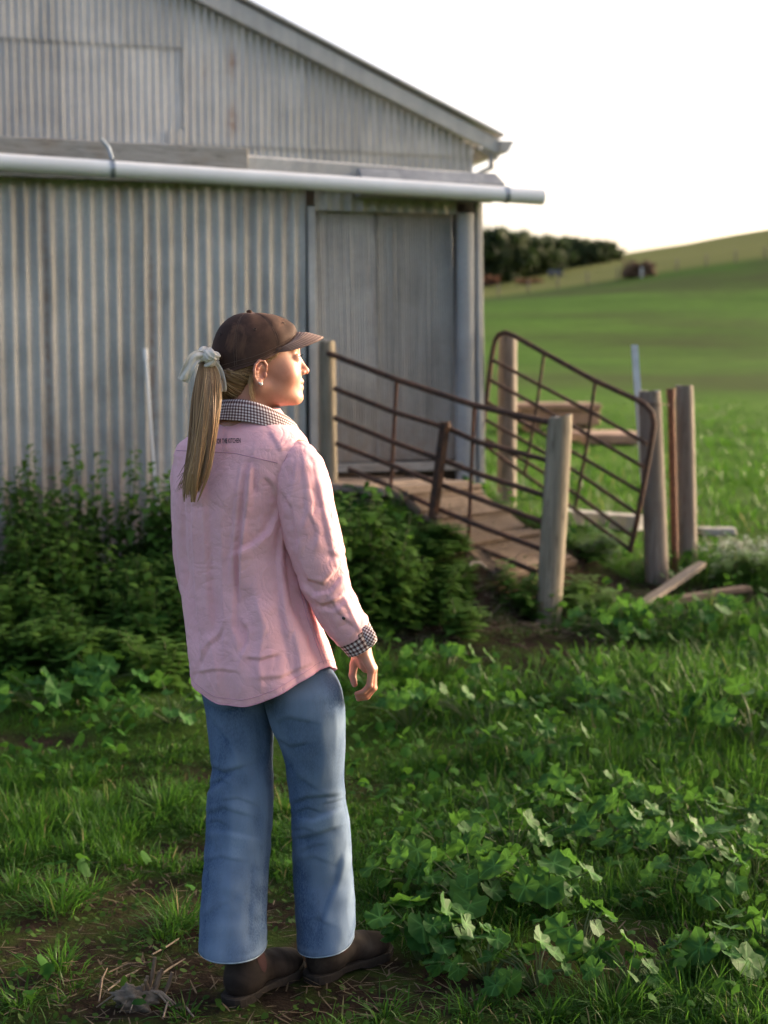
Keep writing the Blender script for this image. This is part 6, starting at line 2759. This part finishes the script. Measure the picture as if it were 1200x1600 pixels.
fl_ = fl_ + nn_ * dsp[:, None]
slv_f = grid_faces(150, 170, True)
slv = part('sleeve', fl_, slv_f, M_PINK, shirt, solid=.0014)
bvh2 = BVHTree.FromPolygons([Vector(p) for p in fl_], [tuple(int(i) for i in f) for f in slv_f])
LS_ROWS = [(300, 698, 10, .06), (292, 712, 19, .080), (288, 740, 22, .095), (289, 800, 22, .11), (291, 860, 22, .12), (297, 910, 21, .135), (312, 950, 19, .17), (335, 975, 17, .21)]
Gl, Nl, _, _ = tube_loft(LS_ROWS, 64, 80, 1.1)
fl2 = Gl.reshape(-1, 3)
n2_ = Nl.reshape(-1, 3)
fl2 = fl2 + n2_ * (.006 * (np.abs(noise3(fl2, .05, 9)) - .35))[:, None]
part('sleeve', fl2, grid_faces(64, 80, True), M_PINK, shirt, solid=.0014)
# armhole seam
sm = MB()
for offp in (0, 5):
    pts = [(478 + offp * .3, 690), (462 + offp, 697), (449 + offp, 710), (440 + offp, 730), (437 + offp, 760), (438 + offp, 785)]
    q = []
    for a, b in zip(pts[:-1], pts[1:]):
        for k in range(8):
            x_, y_ = a[0] + (b[0] - a[0]) * k / 8, a[1] + (b[1] - a[1]) * k / 8
            c1, c2 = on_shirt(x_, y_, .0004), on_shirt(x_, y_, .0004, bvh2)
            cc = [c for c in (c1, c2) if c is not None]
            if cc:
                q.append(min(cc, key=lambda c: c.y))
    if len(q) > 3:
        sm.tube(q, .0010, 5, False)
part('armhole_seam', np.array([tuple(q) for q in sm.v]), sm.f, M_SEAM, shirt)

# gingham cuff, its open flap, buttons
CU = [(548, 984, 29.5, -.064), (553, 991, 28.5, -.062), (560, 1001, 26.5, -.060), (566, 1011, 25, -.057)]
Gc, Nc, ac_, _ = tube_loft(CU, 72, 24, 1.0)
u_ = np.tile(np.arange(72) / 72 * .165 / .0066, 24)
v_ = np.repeat(np.linspace(0, 1, 24) * .042 / .0066, 72)
cf = part('cuff', Gc.reshape(-1, 3) + Nc.reshape(-1, 3) * .001, grid_faces(72, 24, True), M_GING, shirt, uvs=np.stack([u_, v_], -1), solid=.0018)
# flap standing off the outer side
fl_pts = [(563, 972), (584, 982), (590, 998), (583, 1011), (574, 1013), (566, 990)]
fv = np.array([V(px_, py_, -.095 - .004 * k) for k, (px_, py_) in enumerate(fl_pts)])
cen_f = fv.mean(0)
ring2 = cen_f + (fv - cen_f) * .55 + np.array((.002, -.006, 0))
allp = np.concatenate([fv, ring2, [cen_f + np.array((.002, -.008, 0))]])
n6 = 6
ff = [(i, (i + 1) % n6, n6 + (i + 1) % n6, n6 + i) for i in range(n6)] + [(n6 + i, n6 + (i + 1) % n6, 2 * n6) for i in range(n6)]
uvp = project(allp)
part('cuff_flap', allp, ff, M_GING, shirt, uvs=np.stack([(uvp[:, 0] * .85 + uvp[:, 1] * .5) / 4.2, (uvp[:, 1] * .85 - uvp[:, 0] * .5) / 4.2], -1), solid=.003, subsurf=2)


def button(px_, py_, tree, rad, dy=None):
    c_ = on_shirt(px_, py_, .0015, tree) if tree is not None else V(px_, py_, dy)
    m = MB().tube([Vector((0, 0, -.001)), Vector((0, 0, .0012)), Vector((0, 0, .0018)), Vector((0, 0, .0012))], [rad, rad, rad * .78, rad * .6], 16)
    rot = Vector((.35, -1, .15)).normalized().to_track_quat('Z', 'Y').to_matrix()
    return part('button', np.array([tuple(rot @ Vector(v) + c_) for v in m.v]), m.f, M_BUTTON, shirt)


button(537.5, 965, bvh2, .0046)
button(574, 996, None, .0046, -.108)
# placket on the sleeve above the cuff
pts = [(552, 925), (560, 948), (568, 968), (560, 985), (545, 978), (528, 958), (520, 945)]

# collar: gingham leaf folded over the stand
nu, nv = 120, 26
CC = np.array(V(393, 640, .008))
fi = np.linspace(RAD(-150), RAD(140), nu)
dirv = -np.cos(fi)[:, None] * BF + np.sin(fi)[:, None] * BR
k1 = (1 - np.cos(fi)) / 2
rad0 = .071 + .036 * k1 ** 1.1
zf_ = V(400, 622).z - .002 - .078 * k1 ** 1.15
Gk = np.zeros((nv, nu, 3))
for j in range(nv):
    t = j / (nv - 1)
    if t < .38:           # inner stand, rising to the fold
        s = t / .38
        rr_ = rad0 - .003 - .004 * (1 - s)
        z_ = zf_ - .034 * (1 - s)
    else:                 # leaf falling outside
        s = (t - .38) / .62
        fall = .050 + .016 * k1 ** 2
        rr_ = rad0 + .012 * math.sin(min(1, s * 3) * math.pi / 2) + (.012 + .014 * k1) * s
        z_ = zf_ + .0035 * math.sin(math.pi * min(1, s * 4)) - fall * s
    Gk[j] = CC[None] * np.array((1, 1, 0)) + dirv * np.asarray(rr_)[:, None] * np.array((1, 1, 0)) + np.stack([np.zeros(nu), np.zeros(nu), np.broadcast_to(z_, (nu,))], -1)
Gk += (noise3(Gk.reshape(-1, 3), .03, 12) * .0016).reshape(nv, nu, 1) * np.array((0, -1, .5))
arc = np.cumsum(np.r_[0, np.linalg.norm(np.diff(Gk[-1], axis=0), axis=1)])
uu = np.tile(arc / .0082, nv)
vv_ = np.repeat(np.linspace(0, .095, nv) / .0082, nu)
part('collar', Gk.reshape(-1, 3), grid_faces(nu, nv), M_GING, shirt, uvs=np.stack([uu, vv_], -1), solid=.0016)

# ---------------------------------------------------------------- jeans
LL = [(1030, 322, 430, .05, .080), (1075, 314, 433, .04, .094), (1117, 321, 428, .035, .092), (1167, 327, 427, .022, .086), (1213, 332, 426, .006, .081), (1253, 325, 427, -.008, .079), (1297, 321, 424, -.020, .077), (1340, 319.5, 422, -.032, .078), (1380, 318, 421, -.055, .080), (1440, 315, 419, -.085, .085), (1497, 312, 417.5, -.115, .092)]
RL = [(1000, 420, 480, -.0, .050), (1030, 412, 502, -.01, .058), (1058, 408, 520, -.022, .072), (1085, 408, 533, -.04, .092), (1117, 415, 538, -.040, .096), (1150, 425, 539, -.035, .092), (1185, 443, 539, -.028, .088), (1247, 453, 538, -.014, .081), (1313, 457, 545, .002, .078), (1380, 457.5, 550, .016, .079), (1440, 460, 554, .0, .085), (1487, 462, 556, -.008, .092)]


def leg(rows, folds, seed, hem_tilt, name_side):
    nu, nv = 130, 190
    z_ = np.array([V(400, r_[0], r_[3] - .9 * r_[4]).z for r_ in rows])
    cx_ = np.array([V((r_[1] + r_[2]) / 2, r_[0], r_[3]).x for r_ in rows])
    hw_ = np.array([(r_[2] - r_[1]) / 2 * (PY + r_[3]) / F_PX for r_ in rows])
    dy_ = np.array([r_[3] for r_ in rows])
    b_ = np.array([r_[4] for r_ in rows])
    a = np.linspace(0, 2 * math.pi, nu, endpoint=False)
    t = np.linspace(0, 1, nv)
    zz0 = z_[0] + (z_[-1] - z_[0]) * t
    o = np.argsort(z_)
    f = lambda arr, z: np.interp(z, z_[o], arr[o])
    # light smoothing of the outline
    G = np.zeros((nv, nu, 3))
    e = 2.3
    dn = (np.abs(np.cos(a)) ** e + np.abs(np.sin(a)) ** e) ** (1 / e)
    ca, sa_ = np.cos(a) / dn, np.sin(a) / dn
    k = np.ones(9) / 9
    sm_ = lambda q: np.convolve(np.pad(q, 4, 'edge'), k, 'valid')
    cx, hw, dyy, bb = sm_(f(cx_, zz0)), sm_(f(hw_, zz0)), sm_(f(dy_, zz0)), sm_(f(b_, zz0))
    G[..., 0] = cx[:, None] + hw[:, None] * ca
    G[..., 1] = PY + dyy[:, None] + bb[:, None] * sa_
    G[..., 2] = zz0[:, None] + hem_tilt * ca[None] * hw[:, None] * (t[:, None] ** 6) + .10 * sa_[None] * bb[:, None] * (t[:, None] ** 6)
    n = np.stack([np.broadcast_to(np.cos(a), (nv, nu)), np.broadcast_to(np.sin(a), (nv, nu)), np.zeros((nv, nu))], -1).reshape(-1, 3)
    fl = G.reshape(-1, 3)
    px_ = project(fl)
    d = fold_field(px_, folds) * (n[:, 1] < .3) * .85
    tt = np.repeat(t, nu)
    amp = .35 + .65 * np.clip((tt - .3) / .3, 0, 1)
    d += .0045 * (noise3(fl * np.array((1, 1, .5)), .075, seed)) * amp + .0022 * noise3(fl, .03, seed + 1) * amp
    fl = fl + n * d[:, None]
    crease = np.clip(d / .009, -1, 1)
    fd = np.clip(.15 + .35 * crease + .25 * noise3(fl, .05, seed + 2) + .45 * np.exp(-((tt - .10) / .08) ** 2) * (np.exp(-((px_[:, 0] - 455) / 30) ** 2)) - .30 * np.exp(-((tt - .06) / .05) ** 2), 0, .75)  # creases and mottling, paler patch at the seat, darker band below the shirt hem
    aa = np.tile(a, nv)
    cenl = -math.pi / 2 + (.25 if rows is RL else .1)
    dang = (aa - cenl + math.pi) % (2 * math.pi) - math.pi
    low_ = np.clip((tt - .32) / .25, 0, 1)
    fd = np.clip(fd * 1.0 + .50 * low_ * np.exp(-(dang / .55) ** 2) * (.75 + .5 * noise3(fl * np.array((1, 1, .35)), .03, seed + 3)) - .12 * low_ * (np.abs(dang) > .9), 0, .85)
    fd = np.maximum(fd, .30 * np.exp(-((tt - .985) / .01) ** 2))
    fcs = grid_faces(nu, nv, True)
    return fl, fcs, fd, G, n, nu, nv


JF_L = [
    ([(330, 1195), (350, 1205), (385, 1195)], .0060, 10, 'a'),
    ([(322, 1240), (345, 1225), (362, 1210)], -.0065, 10, 'a'),
    ([(320, 1270), (350, 1262), (395, 1275)], .0050, 10, 'a'),
    ([(318, 1300), (355, 1300), (400, 1310)], -.0040, 10, 'a'),
    ([(370, 1140), (365, 1240), (362, 1340), (355, 1470)], .0040, 16, 'r'),
    ([(410, 1200), (414, 1260), (408, 1330)], .0040, 10, 'r'),
    ([(320, 1345), (345, 1338), (380, 1345)], .0035, 8, 'a'),
    ([(316, 1432), (340, 1415), (360, 1408)], .0026, 9, 'a'),
    ([(320, 1095), (350, 1110), (390, 1098)], .0045, 10, 'a'),
    ([(395, 1340), (392, 1400), (388, 1480)], -.0050, 12, 'r'),
]
JF_L += [([(330, 1120), (360, 1160), (372, 1200)], .0035, 9, 'a'), ([(400, 1120), (408, 1160), (405, 1200)], -.0035, 9, 'r'),
         ([(330, 1225), (342, 1218), (356, 1222)], .0045, 5, 'a'), ([(345, 1250), (372, 1246), (398, 1256)], .0035, 6, 'a'), ([(325, 1285), (338, 1282), (352, 1288)], .0035, 5, 'a')]
JF_R = [
    ([(455, 1255), (480, 1245), (535, 1240)], .0070, 9, 'a'),
    ([(458, 1278), (490, 1282), (535, 1262)], -.0060, 9, 'a'),
    ([(458, 1310), (495, 1302), (530, 1290)], .0055, 9, 'a'),
    ([(535, 1330), (525, 1380), (510, 1420), (500, 1455)], .0070, 9, 'a'),
    ([(480, 1350), (478, 1410), (482, 1475)], -.0045, 14, 'r'),
    ([(445, 1180), (470, 1215), (500, 1235)], .0045, 10, 'a'),
    ([(500, 1120), (505, 1180), (500, 1230)], .0040, 14, 'r'),
    ([(430, 1130), (450, 1120), (490, 1128)], .0040, 8, 'a'),
    ([(460, 1345), (490, 1338), (515, 1348)], .0030, 8, 'a'),
    ([(545, 1380), (540, 1420), (545, 1460)], .0040, 9, 'r'),
]
JF_R += [([(462, 1268), (480, 1262), (502, 1268)], .0045, 5, 'a'), ([(505, 1255), (522, 1252), (536, 1246)], .0045, 5, 'a'), ([(460, 1295), (476, 1292), (492, 1298)], .0040, 5, 'a'), ([(470, 1330), (486, 1322), (510, 1318)], .0035, 6, 'a'),
         ([(470, 1440), (495, 1436), (520, 1446)], .0030, 7, 'a'), ([(520, 1100), (524, 1140), (522, 1180)], .0030, 7, 'r'), ([(430, 1150), (455, 1165), (480, 1160)], .0040, 7, 'a')]
jeans = None
for rows, folds, seed, tilt in ((LL, JF_L, 60, .02), (RL, JF_R, 70, .16)):
    fl, fcs, fd, G, n, nu_, nv_ = leg(rows, folds, seed, tilt, '')
    if jeans is None:
        jeans = part('jeans', fl, fcs, M_DENIM, attrs={'fade_tone': fd}, solid=.0022)
        host = jeans
    else:
        host = part('trouser_leg', fl, fcs, M_DENIM, jeans, attrs={'fade_tone': fd}, solid=.0022)
    g2_ = fl.reshape(nv_, nu_, 3)
    nn3 = n.reshape(nv_, nu_, 3)
    hm = MB()
    ring = [Vector(p) for p in g2_[-1]]
    hm.tube(ring + ring[:1], .0026, 6, False)
    ring = [Vector(g2_[-5, i] + nn3[-5, i] * .0010) for i in range(nu_)]
    hm.tube(ring + ring[:1], .0009, 5, False)
    part('hem', np.array([tuple(q) for q in hm.v]), hm.f, mat_plain('denim_hem', (.27, .34, .42), .9, 0, .3, 80), jeans)
    # side seams
    for ia in ((int(nu_ * .955), int(nu_ * .58)) if rows is RL else (int(nu_ * .945), int(nu_ * .5))):
        for dd in (0, 1):
            sq = [Vector(g2_[j, (ia + dd) % nu_] + nn3[j, (ia + dd) % nu_] * .0004) for j in range(2, nv_ - 1, 2)]
            s_ = MB().tube(sq, .0017 if dd == 0 else .0008, 5, False)
            part('side_seam', np.array([tuple(q) for q in s_.v]), s_.f, M_DENIM_DK, jeans)

# ---------------------------------------------------------------- boots
def boot(heel, toe, roll, name):
    heel, toe = Vector(heel), Vector(toe)
    d = (toe - heel)
    L = d.length
    d.normalize()
    s = Vector((d.y, -d.x, 0))
    k = L / .262
    def world(q):
        q = np.asarray(q, float)
        return np.array(heel) + k * (q[:, 0:1] * np.array(s) + q[:, 1:2] * np.array(d)) + q[:, 2:3] * np.array((0, 0, 1.0))
    def sdf(G):
        u = sd_ell2(G, (0, .052, .052), (.036, .050, .048))
        u = smin(u, sd_cone(G, (0, .062, .06), (0, .060, .15), .040, .040), .03)
        u = smin(u, sd_cone(G, (0, .085, .070), (0, .165, .048), .042, .036), .03)
        u = smin(u, sd_ell2(G, (.004, .200, .040), (.045, .058, .031)), .03)
        u = u + .0016 * np.sin(G[..., 1] * 130 + G[..., 2] * 60) * np.exp(-((G[..., 1] - .13) / .035) ** 2)
        u = smax(u, .016 - G[..., 2], .004)
        u = smax(u, G[..., 2] - .145, .004)
        return u
    bv, bf = surface_net(sdf, (-.07, -.02, .0), (.07, .28, .21), .0042)
    bv = relax(bv, bf, 1, .4)
    b = part(name, world(bv), bf, M_BOOT)
    # sole: welt with a stepped heel
    out = [(0, -.003), (.026, .004), (.036, .03), (.034, .075), (.036, .12), (.046, .175), (.047, .215), (.035, .250), (.012, .266), (-.014, .264), (-.034, .245), (-.044, .205), (-.042, .165), (-.033, .115), (-.032, .07), (-.035, .03), (-.025, .004)]
    o3 = smooth_path(np.array(out + out[:1]), 1)[:-1]
    n = len(o3)
    vs, fs = [], []
    for (sc, z) in ((1.0, .024), (1.03, .021), (1.02, .010)):
        c_ = np.array((.0, .13))
        for p in o3:
            q = c_ + (p - c_) * sc
            vs.append((q[0], q[1], z))
    for p in o3:
        q = np.array((.0, .13)) + (p - np.array((.0, .13))) * 1.0
        heelz = 0.0 if (p[1] < .085 or p[1] > .135) else .008
        vs.append((q[0], q[1], heelz))
    for j in range(3):
        for i in range(n):
            fs.append((j * n + (i + 1) % n, j * n + i, (j + 1) * n + i, (j + 1) * n + (i + 1) % n))
    fs.append(tuple(range(n)))
    fs.append(tuple(3 * n + i for i in reversed(range(n))))
    part('sole', world(np.array(vs)), fs, M_SOLE, b, smooth=False)
    # elastic side panel
    tree = BVHTree.FromPolygons([Vector(p) for p in bv], [tuple(int(i) for i in f) for f in bf])
    for sg in (1, -1):
        gv, nn = [], 9
        for j in range(nn):
            for i in range(nn):
                u, w = i / (nn - 1) * 2 - 1, j / (nn - 1)
                wd = .021 * (.55 + .45 * w) * math.sqrt(max(0, 1 - (1 - w) ** 4)) if w < 1 else .021
                y = .072 + u * wd
                z = .072 + .065 * w
                h = tree.ray_cast(Vector((sg * .12, y, z)), Vector((-sg, 0, 0)))
                x = h[0].x if h[0] is not None else sg * .04
                gv.append((x + sg * .0012, y, z))
        f4 = grid_faces(nn, nn)
        part('elastic_panel', world(np.array(gv)), f4 if sg < 0 else f4[:, ::-1], M_ELASTIC, b)
    # pull tab
    tb = MB().box((0, .021, .135), (.016, .004, .03))
    part('pull_tab', world(np.array(tb.v)), tb.f, M_ELASTIC, b)
    return b


def gpt(px_, py_):
    g = ground_at(px_, py_)
    return (g.x, g.y, g.z + .001)



boot(gpt(357, 1574), gpt(464, 1512), 0, 'boot')
boot(gpt(482, 1537), gpt(604, 1487), 0, 'boot')
